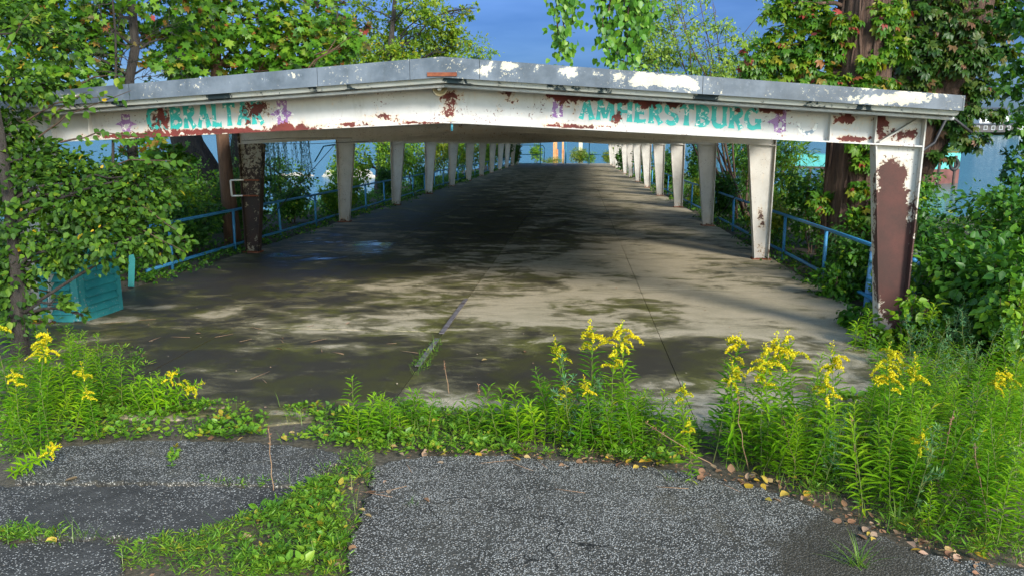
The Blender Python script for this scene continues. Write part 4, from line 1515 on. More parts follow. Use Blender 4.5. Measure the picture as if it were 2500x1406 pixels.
# the bough that reaches over the roof out of view and lets its leafy strands hang
bough = [interp(pt, .95), at_y(1980, -240, 15.5) - base, at_y(1760, -215, 14.2) - base, at_y(1560, -150, 13.3) - base, at_y(1385, -110, 12.8) - base]
vb.tube([interp(bough, t) for t in np.linspace(0, 1, 12)], list(np.linspace(.2, .02, 12)), 8, False)
hl = Leaves()
for px, y0, y1, Yh, wd, m in ((1378, -110, 140, 12.8, 22, 120), (1400, -110, 60, 12.8, 16, 50), (1360, -100, 150, 12.8, 12, 40), (1490, -140, 175, 13.2, 20, 130), (1520, -140, 170, 13.3, 26, 170), (1550, -150, 140, 13.3, 22, 120), (1585, -150, 80, 13.4, 16, 70), (1470, -130, 90, 13.2, 14, 60), (1600, -160, 40, 13.5, 14, 40), (1540, -150, 185, 13.3, 24, 90)):
    a, e = at_y(px, y0, Yh) - base, at_y(px + rng.normal(0, 8), y1, Yh) - base
    P = curve(a, e, 9, jit=.12)
    vb.tube(P, list(np.linspace(.022, .005, 9)), 5, False)
    m = int(m * 1.5)
    q = np.array([interp(P, x) for x in np.linspace(.03, 1, m)])
    q = q + rng.normal(size=(m, 3)) * (wd / F_PX * Yh * .8) * np.array([1, 1, .6])
    hl.add(q, unit(np.array([0, 0, -1.0]) + rng.normal(size=(m, 3)) * .4), unit(np.array([.3, -.9, .2]) + rng.normal(size=(m, 3)) * .5), .105 * (.7 + .5 * rng.random(m)), np.clip(rng.normal(.55, .22, m), 0, 1))
vb.obj('limbs', M['bark_red'], cw)['kind'] = 'stuff'
_split_off(vl, G['creeper'], 'five', cw, base, 150)
vl.obj('creeper', G['creeper'], 'five', cw)
_split_off(hl, G['cotton'], 'heart', cw, base, 140)
hl.obj('hanging_leaves', G['cotton'], 'heart', cw)

Y = 19.0
base = at_y(2150, 560, Y); base[2] = float(land_z(base[0], Y)) - .05
path = [base, at_y(2155, 480, Y), at_y(2185, 380, Y), at_y(2225, 280, Y), at_y(2280, 180, Y), at_y(2310, 80, Y), at_y(2330, -40, Y), at_y(2340, -200, Y), at_y(2345, -330, Y)]
c2 = thing('cottonwood_tree', 'huge leaning trunk under dark reddish creeper above the right end of the roof', 'tree', base)
pt = [p - base for p in path]
dense = [interp(pt, t) for t in np.linspace(0, 1, 30)]
MB().tube(dense, [.56 + .24 * min(1, i / 18) for i in range(30)], 96, ridge=.028).obj('trunk', M['bark_red'], c2)
br = MB()
br.tube([interp(pt, .22), at_y(2265, 410, Y - .3) - base, at_y(2300, 340, Y - .4) - base, at_y(2335, 290, Y - .5) - base, at_y(2380, 200, Y - .4) - base], [.22, .19, .17, .13, .06], 10)
vl = Leaves()
for px, py, r, k, *dy in ((2230, 60, 60, 150, -.9), (2300, 30, 70, 170, -1), (2380, 60, 70, 160, -.8), (2260, 140, 60, 140, -1), (2350, 150, 70, 170, -1), (2420, 130, 60, 130, -.5), (2200, 150, 40, 80, -.6), (2240, 210, 50, 100, -.9), (2400, 220, 55, 120, -.5), (2440, 40, 50, 100, -.3), (2400, -40, 90, 200), (2250, -50, 80, 160), (2330, 290, 45, 90, -.7), (2370, 330, 40, 70, -.7), (2280, 290, 30, 40, -.7), (2300, 380, 20, 24, -.6), (2420, 270, 30, 50, -.5)):
    for c, r3, n_ in cpx([(px, py, r, k, *dy)], Y): vl.clump(c - base, r3 * (1, .5, 1), int(n_ * 1.5), .16, (.50 if py < 250 else .42, .24), .75, 6, .35)
for a, c_ in (((2320, 80), (2440, 60)), ((2300, 160), (2420, 210)), ((2310, 100), (2400, 20))):
    br.tube(curve(at_y(*a, Y - .5) - base, at_y(*c_, Y - .6) - base, 7, up=.1, jit=.3), list(np.linspace(.06, .01, 7)), 5, False)
br.obj('limbs', M['bark_red'], c2)['kind'] = 'stuff'
_split_off(vl, G['creeper_dark'], 'five', c2, base, 200)
vl.obj('creeper', G['creeper_dark'], 'five', c2)

# dark tree at the right edge of the view
b = gz(9.3, 15.5)
tree('poplar_tree', 'dark leafy tree at the far right edge beyond the creeper trunks', 'tree', b, [b, b + (.2, 0, 2.5), b + (.3, 0, 6.5)], .14, .06, cpx([(2490, 40, 50, 170), (2500, 140, 50, 190), (2480, 210, 40, 110), (2530, 250, 70, 200), (2490, 320, 45, 130), (2470, 400, 45, 120), (2510, 430, 60, 210), (2450, 0, 40, 70), (2540, 60, 80, 200)], 15.5), G['dark'], 'ovate6', .14, M['bark_dark'], tone=(.55, .25), parts=80)

# many stemmed sapling behind the right slope of the roof
Y = 27.0
base = at_y(1655, 480, Y); base[2] = float(land_z(max(base[0], 5.4), Y))
base[0] = max(base[0], 5.35)
st = thing('elm_sapling', 'fan of thin brown stems with small pale leaves behind the right slope of the roof', 'tree', base)
sb = MB(); lv = Leaves()
for px, py in ((1560, 20), (1600, -40), (1630, -60), (1660, -60), (1700, -40), (1740, 10), (1770, 60), (1815, 80), (1580, 110), (1720, 90), (1640, 60)):
    Yk = Y + rng.normal(0, .5)
    P = curve(base + rng.normal(size=3) * (.15, .1, 0), at_y(px, py, Yk), 9, sag=.04, jit=.08) - base
    sb.tube(P, list(np.linspace(.045, .008, 9)), 6, False)
    for k in range(9):
        s0 = interp(P, .55 + .45 * rng.random())
        e = s0 + np.array([rng.normal(0, .5), rng.normal(0, .3), .25 + .5 * rng.random()])
        sb.tube(curve(s0, e, 5, jit=.2), list(np.linspace(.01, .003, 5)), 4, False)
        if rng.random() < .75: lv.clump(e, .26, 90, .11, (.75, .2), .2, 6, .4)
for c, r3, n_ in cpx([(1600, 120, 46, 420), (1580, 160, 40, 300), (1640, 140, 30, 150), (1790, 90, 26, 90), (1760, 140, 24, 80), (1690, 160, 30, 110), (1800, 170, 26, 90), (1740, 175, 26, 90), (1590, 60, 40, 260), (1570, 10, 40, 240), (1650, 20, 40, 160), (1780, 130, 20, 60), (1830, 175, 14, 40)], Y):
    lv.clump(c - base, r3, int(n_ * 2.2), .11, (.72, .2), .2, 8, .3)
sb.obj('stems', M['twig'], st)['kind'] = 'stuff'
lv.obj('crown', G['sapling'], 'diamond', st)

# ------------------------------------------------------------------ shrubs along both sides


def shrub(x, y, h, w, n, leaf, tpl, size, label, name='shrub', cat='shrub', group=None, tone=(.45, .22), parts=0, d=None, droop=.4, stems=7):
    b = gz(x, y)
    t = thing(name, label, cat, b, group)
    d = w if d is None else d
    lv = Leaves(); sm = MB()
    for k in range(stems):
        a = rng.random() * 2 * math.pi
        R = math.sqrt(rng.random())
        top = np.array([math.cos(a) * R * w * .8, math.sin(a) * R * d * .8, h * (.95 - .35 * R + .15 * rng.random())])
        P = curve((top[0] * .25, top[1] * .25, -.05), top, 6, jit=.15)
        sm.tube(P, list(np.linspace(.016, .004, 6)), 4, False)
        nk = n // stems
        for q, f in ((.45, .28), (.68, .34), (.9, .38)):
            c = interp(P, q)
            lv.clump(c, (w * .38, d * .38, h * .20), int(nk * f), size, tone, droop, 7, .34)
    sm.obj('stems', M['twig'], t)['kind'] = 'stuff'
    if parts: _split_off(lv, leaf, tpl, t, b, parts)
    lv.obj('foliage', leaf, tpl, t)
    return t


def xp(px, py, Y): return float(at_y(px, py, Y)[0])


SH = [
    # right of the front column, near
    (5.35, 9.6, 1.45, .75, 1500, 'bush', 'ovate', .105, 'leafy upright bush just right of the front column', 200),
    (6.5, 9.9, 1.5, .9, 1700, 'bush', 'ovate', .105, 'dense green bush at the right edge in front of the moored barge', 200),
    (7.7, 11.0, 1.75, 1.0, 1500, 'bush', 'ovate', .11, 'tall dark bush at the right edge under the dark tree', 0),
    (5.9, 11.6, 1.35, .9, 1300, 'bush', 'ovate', .11, 'green bush behind the front column below the water', 0),
    (4.95, 8.9, 1.05, .45, 420, 'sunny', 'ovate', .10, 'light green leafy seedlings around the foot of the front column', 60),
    (7.2, 13.5, 1.75, 1.3, 1300, 'bush', 'ovate6', .12, 'mounded bush on the bank in front of the teal barge', 0),
    (6.3, 8.6, 1.35, .8, 1100, 'dark', 'ovate', .10, 'low dark bush behind the goldenrod at the right', 0),
    (4.10, 9.72, .85, .30, 330, 'sunny', 'ovate', .09, 'bright leafy seedlings hiding the foot of the front column', 60),
    (3.98, 11.0, .40, .34, 330, 'bush', 'heart', .09, 'leafy creeping plants spilling onto the concrete left of the front column', 60),
    (4.30, 13.4, .6, .34, 460, 'bush', 'ovate6', .09, 'bushy weeds over the railing between bollard and second column', 60),
    (5.15, 12.9, .85, .4, 620, 'sunny', 'ovate6', .09, 'bright leafy shrub growing through the near end of the right railing', 60),
    (3.74, 9.95, .5, .22, 200, 'sunny', 'ovate', .08, 'small leafy seedlings at the left of the front column foot', 40),
    (5.0, 14.4, .95, .5, 620, 'bush', 'ovate6', .09, 'leafy shrub swallowing the right railing before the second column', 0),
    # between the front column and the second
    (4.9, 11.2, .5, .35, 380, 'bush', 'heart', .10, 'low leafy vine patch at the right edge of the concrete by the bollard', 120),
    (4.75, 10.7, .42, .3, 300, 'bush', 'heart', .10, 'low heart-leaved seedlings left of the front column foot', 80),
    (5.6, 13.6, 1.25, .8, 1000, 'dark', 'ovate6', .10, 'dark shrub behind the bollard and railing end', 0),
    (4.9, 15.4, 1.0, .45, 520, 'dark', 'lance', .13, 'weedy dark shrub beside the foot of the second right column', 0),
    (6.0, 16.0, 1.55, .9, 1000, 'bush', 'ovate6', .11, 'green shrub between the railing and the huge trunk', 0),
    (5.5, 18.8, 1.9, .8, 900, 'bush', 'ovate6', .11, 'shrub just behind the second right column', 0),
    (7.0, 20.5, 2.2, 1.1, 900, 'sunny', 'ovate6', .12, 'yellow green shrub left of the huge trunk', 0),
    (5.0, 21.5, 1.0, .6, 700, 'yellowing', 'ovate6', .09, 'low yellowish weeds at the foot of the third right column', 0),
    (5.9, 24.5, 2.7, .9, 1000, 'sunny', 'lance', .20, 'tall feathery shrub behind the third right column', 0),
    (5.0, 26.8, 1.5, .6, 800, 'dark', 'ovate6', .10, 'dark bushy shrub before the fourth right column', 0),
    (4.7, 28.8, 1.9, .5, 700, 'dark', 'lance4', .10, 'dark pointed shrub hiding the fourth right column', 0),
    (6.6, 30.0, 3.2, 1.1, 1000, 'bush', 'lance', .22, 'tall green shrub between the third and fourth right columns', 0),
    (5.0, 34.5, 1.0, .6, 500, 'yellowing', 'ovate6', .10, 'sprawling yellow green weeds by the fifth right column', 0),
    (5.8, 38.5, 2.8, .9, 800, 'bush', 'ovate6', .13, 'green shrub behind the fifth right column', 0),
    (4.7, 43.5, 1.7, .55, 600, 'dark', 'ovate6', .12, 'dark shrub climbing the sixth right column', 0),
    (5.3, 51.0, 2.4, .8, 600, 'bush', 'diamond', .15, 'shrub climbing between the far right columns', 0),
    (4.6, 60.0, 2.2, .7, 600, 'dark', 'diamond', .16, 'dark ivy shrub on the far right columns', 0),
    (4.3, 74.0, 2.2, .8, 600, 'dark', 'diamond', .18, 'farthest dark shrub on the right side of the ramp', 0),
    (4.9, 88.0, 2.4, .9, 500, 'sunny', 'diamond', .2, 'sunlit shrub near the far right end of the ramp', 0),
    (9.0, 24.0, 1.9, 1.6, 1200, 'bush', 'ovate6', .13, 'wide shrub on the right bank in front of the teal landing stage', 0),
    (10.5, 19.0, 1.7, 1.6, 1200, 'bush', 'ovate6', .13, 'wide shrub on the right bank below the barge hull', 0),
    (9.3, 14.5, 1.9, 1.3, 1300, 'bush', 'ovate', .12, 'bush at the right edge under the dark poplar', 0),
    # left side
    (-8.9, 16.9, 1.15, .5, 620, 'bush', 'ovate6', .085, 'leafy shrub crowding the left railing just left of the rusty column', 60),
    (-9.5, 18.4, 1.6, .8, 1000, 'sunny', 'ovate6', .09, 'bright green shrub between the railing and the willow trunk', 60),
    (-10.6, 20.2, 1.9, 1.0, 1000, 'bush', 'ovate6', .09, 'rounded green shrub at the foot of the black willow trunk', 0),
    (-9.5, 21.8, 1.6, .7, 700, 'bush', 'ovate6', .09, 'green shrub at the foot of the brown trunk by the rusty column', 0),
    (-11.8, 23.5, 2.0, 1.2, 900, 'sunny', 'ovate6', .10, 'bright bank shrub left of the willow trunk above the water', 0),
    (-9.4, 14.6, 1.35, 1.0, 1300, 'bush', 'ovate6', .10, 'shrub behind the left railing near the louvred box', 60),
    (-8.9, 12.3, 1.1, .7, 800, 'dark', 'ovate', .10, 'dark shrub in the shade behind the louvred box', 0),
    (-10.8, 17.2, 1.7, 1.3, 1400, 'bush', 'ovate6', .10, 'dense shrub under the black willow trunk', 0),
    (-8.9, 17.6, 1.15, .75, 900, 'dark', 'ovate6', .10, 'dark shrub behind the rusty column and railing', 0),
    (-12.3, 20.5, 2.1, 1.4, 1200, 'bush', 'ovate6', .11, 'feathery bank shrub left of the brown trunk', 0),
    (-8.8, 20.6, 1.7, .7, 800, 'dark', 'ovate6', .11, 'dark shrub right of the rusty column against the river', 0),
    (-9.0, 24.5, 1.0, .7, 700, 'bush', 'ovate6', .10, 'low shrub by the railing before the third left column', 0),
    (-8.6, 27.5, .9, .5, 500, 'sunny', 'ovate6', .10, 'low bright shrub at the third left column', 0),
    (-9.2, 30.5, 1.3, .8, 800, 'sunny', 'ovate6', .11, 'bright shrub behind the railing after the third left column', 0),
    (-9.8, 34.0, 2.6, .9, 900, 'sunny', 'ovate6', .12, 'loose tall shrub against the water beside the airy tree trunk', 0),
    (-8.7, 36.0, 1.2, .6, 600, 'dark', 'ovate6', .11, 'dark shrub at the foot of the fourth left column', 0),
    (-9.6, 40.0, 2.7, 1.0, 1000, 'sunny', 'ovate6', .12, 'sunlit shrub between the fourth and fifth left columns', 0),
    (-8.6, 45.0, 1.2, .7, 600, 'bush', 'ovate6', .12, 'low shrub at the foot of the fifth left column', 0),
    (-10.0, 47.0, 3.2, 1.2, 1100, 'sunny', 'diamond', .15, 'tall sunlit shrub beyond the fifth left column', 0),
    (-9.6, 54.0, 3.4, 1.2, 1000, 'yellowing', 'diamond', .16, 'yellow green shrub between the sixth and seventh left columns', 0),
    (-9.2, 61.0, 3.4, 1.2, 900, 'sunny', 'diamond', .17, 'sunlit shrub behind the seventh left column', 0),
    (-9.4, 69.0, 3.5, 1.3, 900, 'yellowing', 'diamond', .18, 'yellowish shrub behind the eighth left column', 0),
    (-9.0, 78.0, 3.5, 1.3, 900, 'sunny', 'diamond', .2, 'green shrub near the far left columns', 0),
    (-8.4, 90.0, 3.0, 1.1, 700, 'dark', 'diamond', .2, 'dark shrub at the far left end of the ramp', 0),
    (-7.6, 97.0, 2.6, 1.0, 700, 'dark', 'diamond', .2, 'dark round shrub by the gate at the far end', 0),
    (-9.6, 86.0, 3.6, 1.2, 700, 'yellowing', 'diamond', .2, 'yellow green shrub behind the farthest left columns', 0),
    (-.2, 110.0, 1.9, 1.3, 700, 'yellowing', 'lance4', .3, 'yellow feathery shrub beyond the far end of the ramp', 0),
    (3.9, 109.0, 1.5, .9, 400, 'yellowing', 'lance4', .3, 'yellow shrub at the right of the far landing', 0),
    (-5.6, 108.5, 2.3, 1.0, 500, 'sunny', 'diamond', .2, 'green shrub behind the left pipe gate at the far landing', 0),
    (1.6, 109.5, 1.3, 1.0, 420, 'sunny', 'lance4', .25, 'low green shrub behind the right pipe gate', 0),
    (-10.2, 27.0, 1.7, .9, 800, 'bush', 'ovate6', .10, 'leafy shrub against the river just before the third left column', 0),
    (9.8, 11.5, 2.1, 1.0, 1300, 'sunny', 'ovate', .10, 'tall bright bush at the right edge below the white far house', 0),
    (-3.4, 110.0, .7, 1.3, 300, 'yellowing', 'lance4', .25, 'low yellow weeds left of the orange post at the far landing', 0),
]
for x, y, h, w, n, lf, tp, sz, lab, parts in SH:
    shrub(x, y, h * (1.06 if y < 20 else 1.16), w * 1.2, int(n * (2.1 if y < 20 else 3.4)), G[lf], tp, sz, lab, parts=parts)

# undergrowth covering the banks
for nm, mat, side, n in (('left bank', 'bush', -1, 520), ('right bank', 'bush', 1, 620)):
    lv = Leaves()
    for _ in range(n):
        y = 8.2 + 60 * rng.random() ** 1.9
        if side < 0:
            y = max(y, 11.5 + rng.random())
            x = -8.1 - 5.5 * rng.random() * smoothstep(8, 16, y)
        else:
            x = 4.75 + 8.0 * rng.random() ** 1.2
            if y < 8.6 and x < 5.3: continue
        c = gz(x, y) + (0, 0, .12)
        if c[2] < WATER_Z + .2: continue
        lv.clump(c, (.42, .42, .30), 62, .085 + .0008 * y, (.42, .22), .2, 6, .4)
    tag(lv.obj('undergrowth', G[mat], 'ovate6', None), 'dense low leafy undergrowth covering the ' + nm + ' beside the ramp', 'undergrowth', kind='stuff')

# low verge plants along both edges of the deck
lv = Leaves()
for _ in range(900):
    left = rng.random() < .55
    y = 11.5 + 75 * rng.random() ** 1.8
    x = (-7.75 - .6 * rng.random() + (.5 * rng.random() ** 3)) if left else (4.4 + .7 * rng.random() - .5 * rng.random() ** 3)
    if left and y < 13.5: continue
    lv.clump(dk(x, y, .05), (.16, .22, .07), 14, .055 + .0007 * y, (.5, .25), .1, 5, .5)
tag(lv.obj('verge_weeds', G['bush'], 'ovate6', None), 'low leafy weeds creeping over both edges of the concrete ramp', 'weeds', kind='stuff')

# ------------------------------------------------------------------ ground weeds


def in_poly(P, poly):
    x, y = P[:, 0], P[:, 1]
    ins = np.zeros(len(P), bool)
    n = len(poly)
    for i in range(n):
        x0, y0 = poly[i]; x1, y1 = poly[(i + 1) % n]
        c = ((y0 > y) != (y1 > y)) & (x < (x1 - x0) * (y - y0) / (y1 - y0 + 1e-12) + x0)
        ins ^= c
    return ins


def scatter(poly_px, n):
    """n points on the ground inside the outline"""
    W_ = np.array([on_deck(x, y)[:2] for x, y in poly_px])
    lo, hi = W_.min(0), W_.max(0)
    out = []
    while sum(map(len, out)) < n:
        Q = lo + (hi - lo) * rng.random((n * 2, 2))
        out.append(Q[in_poly(Q, W_)])
    Q = np.concatenate(out)[:n]
    return np.c_[Q, -K * Q[:, 1]]


def lump(Q, f=2.1):
    return .5 + .25 * (np.sin(Q[:, 0] * f + 1.3) * np.sin(Q[:, 1] * f * 1.2 + .4) + np.sin(Q[:, 0] * f * 2.7) * np.sin(Q[:, 1] * f * 2.3 + 2)) + rng.normal(0, .12, len(Q))


WEEDS = [  # outline, rosettes, leaf size, leaves each, spread, patchiness
    ([(440, 985), (640, 990), (830, 1000), (1000, 985), (1100, 1010), (1400, 1000), (1700, 1030), (1720, 1150), (1500, 1126), (1260, 1112), (1000, 1115), (830, 1095), (560, 1074), (300, 1075), (150, 1085), (0, 1150), (0, 1000), (250, 960)], 1700, .04, 9, .06, .37),
    ([(820, 1020), (1000, 990), (1250, 1010), (1400, 1000), (1650, 1040), (1650, 1130), (1400, 1122), (1150, 1105), (900, 1110)], 500, .05, 9, .06, .3),
    ([(300, 1335), (470, 1310), (600, 1265), (700, 1235), (760, 1180), (830, 1120), (910, 1105), (905, 1190), (880, 1265), (850, 1330), (840, 1420), (290, 1420)], 1250, .034, 10, .055, .33),
    ([(560, 1290), (700, 1230), (780, 1170), (860, 1130), (890, 1180), (850, 1280), (820, 1400), (640, 1410), (540, 1350)], 260, .040, 9, .06, .42),
    ([(-20, 1300), (120, 1304), (250, 1312), (300, 1330), (100, 1330), (-20, 1330)], 110, .045, 8, .05, .3),
    ([(480, 1176), (740, 1182), (735, 1196), (560, 1192)], 26, .03, 5, .02, .2),
    ([(418, 1095), (440, 1098), (428, 1155), (408, 1160)], 16, .03, 6, .02, .2),
    ([(1000, 900), (1060, 830), (1085, 840), (1045, 900), (1010, 930)], 60, .03, 7, .03, .2),
    ([(1830, 1180), (2060, 1265), (2300, 1350), (2500, 1385), (2500, 1300), (2300, 1250), (2000, 1150), (1800, 1110)], 380, .055, 9, .07, .3),
    ([(1700, 1030), (2000, 1000), (2300, 900), (2500, 860), (2500, 1200), (2200, 1200), (1900, 1150)], 600, .06, 9, .09, .25),
    ([(0, 800), (120, 780), (330, 860), (420, 960), (250, 1000), (0, 1010)], 260, .055, 9, .07, .3)]
for i, (poly, n, sz, k, sprd, pat) in enumerate(WEEDS):
    Q = scatter(poly, n)
    Q = Q[lump(Q) > pat]
    lv = Leaves()
    m = len(Q) * k
    ctr = np.repeat(Q, k, 0)
    a = rng.random(m) * 2 * math.pi
    el = .15 + .75 * rng.random(m)
    out = np.stack([np.cos(a) * np.cos(el), np.sin(a) * np.cos(el), np.sin(el)], 1)
    hgt = np.repeat(.01 + .05 * rng.random(len(Q)) ** 2, k)
    P = ctr + out * sprd * (.2 + .8 * rng.random(m))[:, None] * .8 + np.array([0, 0, 1.0]) * hgt[:, None]
    P[:, 2] = np.maximum(P[:, 2], -K * P[:, 1] + .012)
    tone = np.clip(np.repeat(rng.normal(.48, .2, len(Q)), k) + rng.normal(0, .12, m), 0, 1)
    lv.add(P, out + np.array([0, 0, -.15]), unit(np.array([0, 0, 1.0]) + rng.normal(size=(m, 3)) * .35), sz * (.55 + .8 * rng.random(m)) * np.repeat(.55 + 1.0 * rng.random(len(Q)) ** 1.5, k), tone)
    names = ['joint between concrete and asphalt', 'middle of the joint below the small goldenrods', 'diagonal crack across the asphalt', 'wide middle of the diagonal crack', 'short crack at the lower left', 'thin crack in the left asphalt', 'short crack by the left asphalt pad', 'seam of the concrete deck', 'foot of the right goldenrod clump', 'shade under the right goldenrod clump', 'foot of the left goldenrod clump']
    tag(lv.obj('creeping_weeds', G['weed'], 'ovate6' if i % 3 == 0 else 'lance', None), 'creeping green weeds in the ' + names[i], 'weeds', kind='stuff')

# fine grass blades among the weeds
lv = Leaves()
for poly, n in ((WEEDS[0][0], 420), (WEEDS[2][0], 170), (WEEDS[4][0], 60), (WEEDS[8][0], 300), (WEEDS[5][0], 30), (WEEDS[7][0], 60)):
    Q = scatter(poly, n)
    a = rng.random(n) * 2 * math.pi
    D = np.stack([np.cos(a) * .5, np.sin(a) * .5, .4 + rng.random(n)], 1)
    lv.add(Q, D, unit(np.stack([-np.cos(a), -np.sin(a), np.full(n, .5)], 1)), .07 + .12 * rng.random(n), rng.random(n))
tag(lv.obj('grass', G['grass'], 'blade', None), 'thin grass blades among the weeds on the path', 'grass', kind='stuff')


def tuft(px, py, n, L, label, tone=.4):
    p = on_deck(px, py)
    lv = Leaves()
    a = rng.random(n) * 2 * math.pi
    D = np.stack([np.cos(a) * .7, np.sin(a) * .7, .3 + 1.0 * rng.random(n)], 1)
    lv.add(rng.normal(size=(n, 3)) * (.02, .02, 0), D, unit(np.stack([-np.cos(a), -np.sin(a), np.full(n, .6)], 1)), L * (.5 + .6 * rng.random(n)), np.clip(rng.normal(tone, .2, n), 0, 1))
    o = lv.obj('grass_tuft', G['grass'], 'blade', None, kind=None)
    o.location = p
    tag(o, label, 'grass tuft')


tuft(2095, 1385, 46, .24, 'thin grass tuft growing from the asphalt at the lower right', .5)
tuft(2190, 1290, 40, .26, 'broad yellow green grass tuft at the edge of the right goldenrod clump', .7)
tuft(1810, 1150, 16, .2, 'small grass tuft at the asphalt edge below the middle goldenrods', .6)
tuft(1640, 1175, 14, .16, 'little seedling tuft standing alone on the asphalt below the goldenrods', .6)
tuft(1010, 1235, 14, .10, 'small green sprout in a leaf filled dip of the asphalt', .4)

# ------------------------------------------------------------------ goldenrods


def rod_variant(h, flower, seed, lean=.1):
    r = np.random.default_rng(seed)
    stem_p = curve((0, 0, -.03), (lean * r.normal(), lean * r.normal() * .6, h), 8, jit=.06)
    sm = MB().tube(stem_p, list(np.linspace(.0045, .002, 8)), 5, False).mesh('goldenrod', M['stem'])
    n = int(h * 92)
    t = np.linspace(.05, .99, n) ** .9
    P = np.array([interp(stem_p, x) for x in t])
    a = np.arange(n) * 2.4 + r.normal(0, .2, n)
    up = .10 + .55 * t ** 2
    D = np.stack([np.cos(a), np.sin(a), up + r.normal(0, .18, n)], 1)
    Nn = np.stack([-np.cos(a) * .5, -np.sin(a) * .5, np.ones(n)], 1)
    S_ = (.13 * np.sin(np.pi * np.clip(t * .78 + .16, 0, 1)) ** .7 + .012) * (.8 + .4 * r.random(n))
    tn = np.clip(.25 + .45 * t + r.normal(0, .12, n) - (t < .12) * -.4, 0, 1)
    V, T, tv = leaf_arrays(P, D, Nn, S_, tn, 'lance')
    lm = mesh_tris('leaves', V, T, G['rod'], {'tone': tv})
    pm = None
    if flower:
        A = []
        for k in range(7 + int(6 * r.random())):
            z0 = .80 + .20 * r.random()
            s0 = interp(stem_p, z0)
            az = r.random() * 6.28
            L = (.07 + .085 * r.random()) * (1.25 - .6 * (z0 - .8) / .2) * flower
            m = int(L * 1000)
            u = np.linspace(.12, 1, m)
            arcp = s0 + np.stack([np.cos(az) * L * u, np.sin(az) * L * u, L * (.85 * u - .95 * u ** 2.2)], 1)
            A.append(arcp + r.normal(size=(m, 3)) * .0045)
        m = 30
        u = np.linspace(.93, 1.06, m)
        A.append(np.array([interp(stem_p, min(x, 1)) for x in u]) + np.c_[r.normal(size=(m, 2)) * .008, np.maximum(u - 1, 0) * h])
        A = np.concatenate(A)
        n = len(A)
        V, T, tv = leaf_arrays(A, r.normal(size=(n, 3)) + (0, 0, .8), r.normal(size=(n, 3)), 00.0080 * (.7 + .8 * r.random(n)), r.random(n), 'bit')
        pm = mesh_tris('flower_plume', V, T, G['plume'], {'tone': tv})
    return sm, lm, pm


VAR = {('f', k): rod_variant(h, fl, 100 + k) for k, (h, fl) in enumerate(((.95, 1.0), (1.0, 1.25), (.85, .8), (.9, 1.1), (.75, .75), (.98, .9)))}
VAR.update({('n', k): rod_variant(h, 0, 200 + k) for k, h in enumerate((.62, .8, .7, .88, .5, .75))})
VAR.update({('s', k): rod_variant(h, 0, 300 + k) for k, h in enumerate((.34, .42, .28))})


def rod(px, py, key, label, group, scale=1.0, lean=None, P=None):
    sm, lm, pm = VAR[key]
    o = link('goldenrod', sm)
    o.location = Vector(on_deck(px, py) if P is None else P)
    o.rotation_euler = (rng.normal(0, .07), rng.normal(0, .07), rng.random() * 6.28) if lean is None else lean
    o.scale = (scale,) * 3
    link('leaves', lm, o)['kind'] = 'stuff'
    if pm: link('flower_plume', pm, o)['kind'] = 'stuff'
    tag(o, label, 'goldenrod', group)
    return o


def height_to(px, base_py, top_py):
    P = on_deck(px, base_py)
    Q = at_y(px, top_py, P[1])
    return Q[2] - P[2]


VH = {('f', 0): 1.0, ('f', 1): 1.06, ('f', 2): .90, ('f', 3): .95, ('f', 4): .80, ('f', 5): 1.04}
GR = 'goldenrods along the asphalt edge'
# flowering stems one can point at: (x, foot y, head y, variant, label)
for px, b_, t_, v, lab in (
        (1440, 1075, 778, 0, 'tall flowering goldenrod, left one of the tallest pair in the middle'),
        (1525, 1080, 782, 1, 'tall flowering goldenrod, right one of the tallest pair in the middle'),
        (1405, 1060, 815, 2, 'flowering goldenrod leaning out left of the tallest pair'),
        (1490, 1090, 842, 4, 'flowering goldenrod with its plume between and below the tallest pair'),
        (1375, 1085, 930, 4, 'short flowering goldenrod with drooping plume left of the tallest pair'),
        (1455, 1095, 905, 2, 'half-height flowering goldenrod in front of the tallest pair'),
        (1740, 1120, 815, 3, 'flowering goldenrod with a wide flat plume over the right of the deck'),
        (1800, 1130, 862, 2, 'flowering goldenrod with a one-sided nodding plume'),
        (1870, 1140, 828, 5, 'flowering goldenrod with an arched plume before the dark concrete'),
        (1915, 1135, 808, 0, 'slender flowering goldenrod with the narrowest upright plume'),
        (1945, 1140, 812, 5, 'flowering goldenrod with a half-opened green plume beside the slender one'),
        (1860, 1150, 885, 4, 'flowering goldenrod with a low full plume in the middle of the clump'),
        (1668, 1110, 925, 4, 'short flowering goldenrod at the left end of the right clump'),
        (2045, 1150, 845, 2, 'flowering goldenrod with a drooping orange-yellow plume near the column foot'),
        (2010, 1170, 905, 4, 'flowering goldenrod with a bell-shaped hanging plume'),
        (2150, 1120, 830, 1, 'flowering goldenrod with the largest broad plume before the front column'),
        (2160, 1180, 905, 3, 'flowering goldenrod with a plume just below the largest one'),
        (2220, 1130, 850, 2, 'flowering goldenrod at the right of the largest plume'),
        (2410, 1120, 890, 5, 'flowering goldenrod near the right edge with a long curved plume'),
        (2480, 1130, 905, 3, 'flowering goldenrod at the very right edge'),
        (2200, 1250, 1040, 4, 'small pale budding goldenrod inside the right clump'),
        (1690, 1180, 1020, 4, 'flowering goldenrod bent low behind the dry stalks')):
    rod(px, b_, ('f', v), lab, GR, height_to(px, b_, t_) / VH[('f', v)])
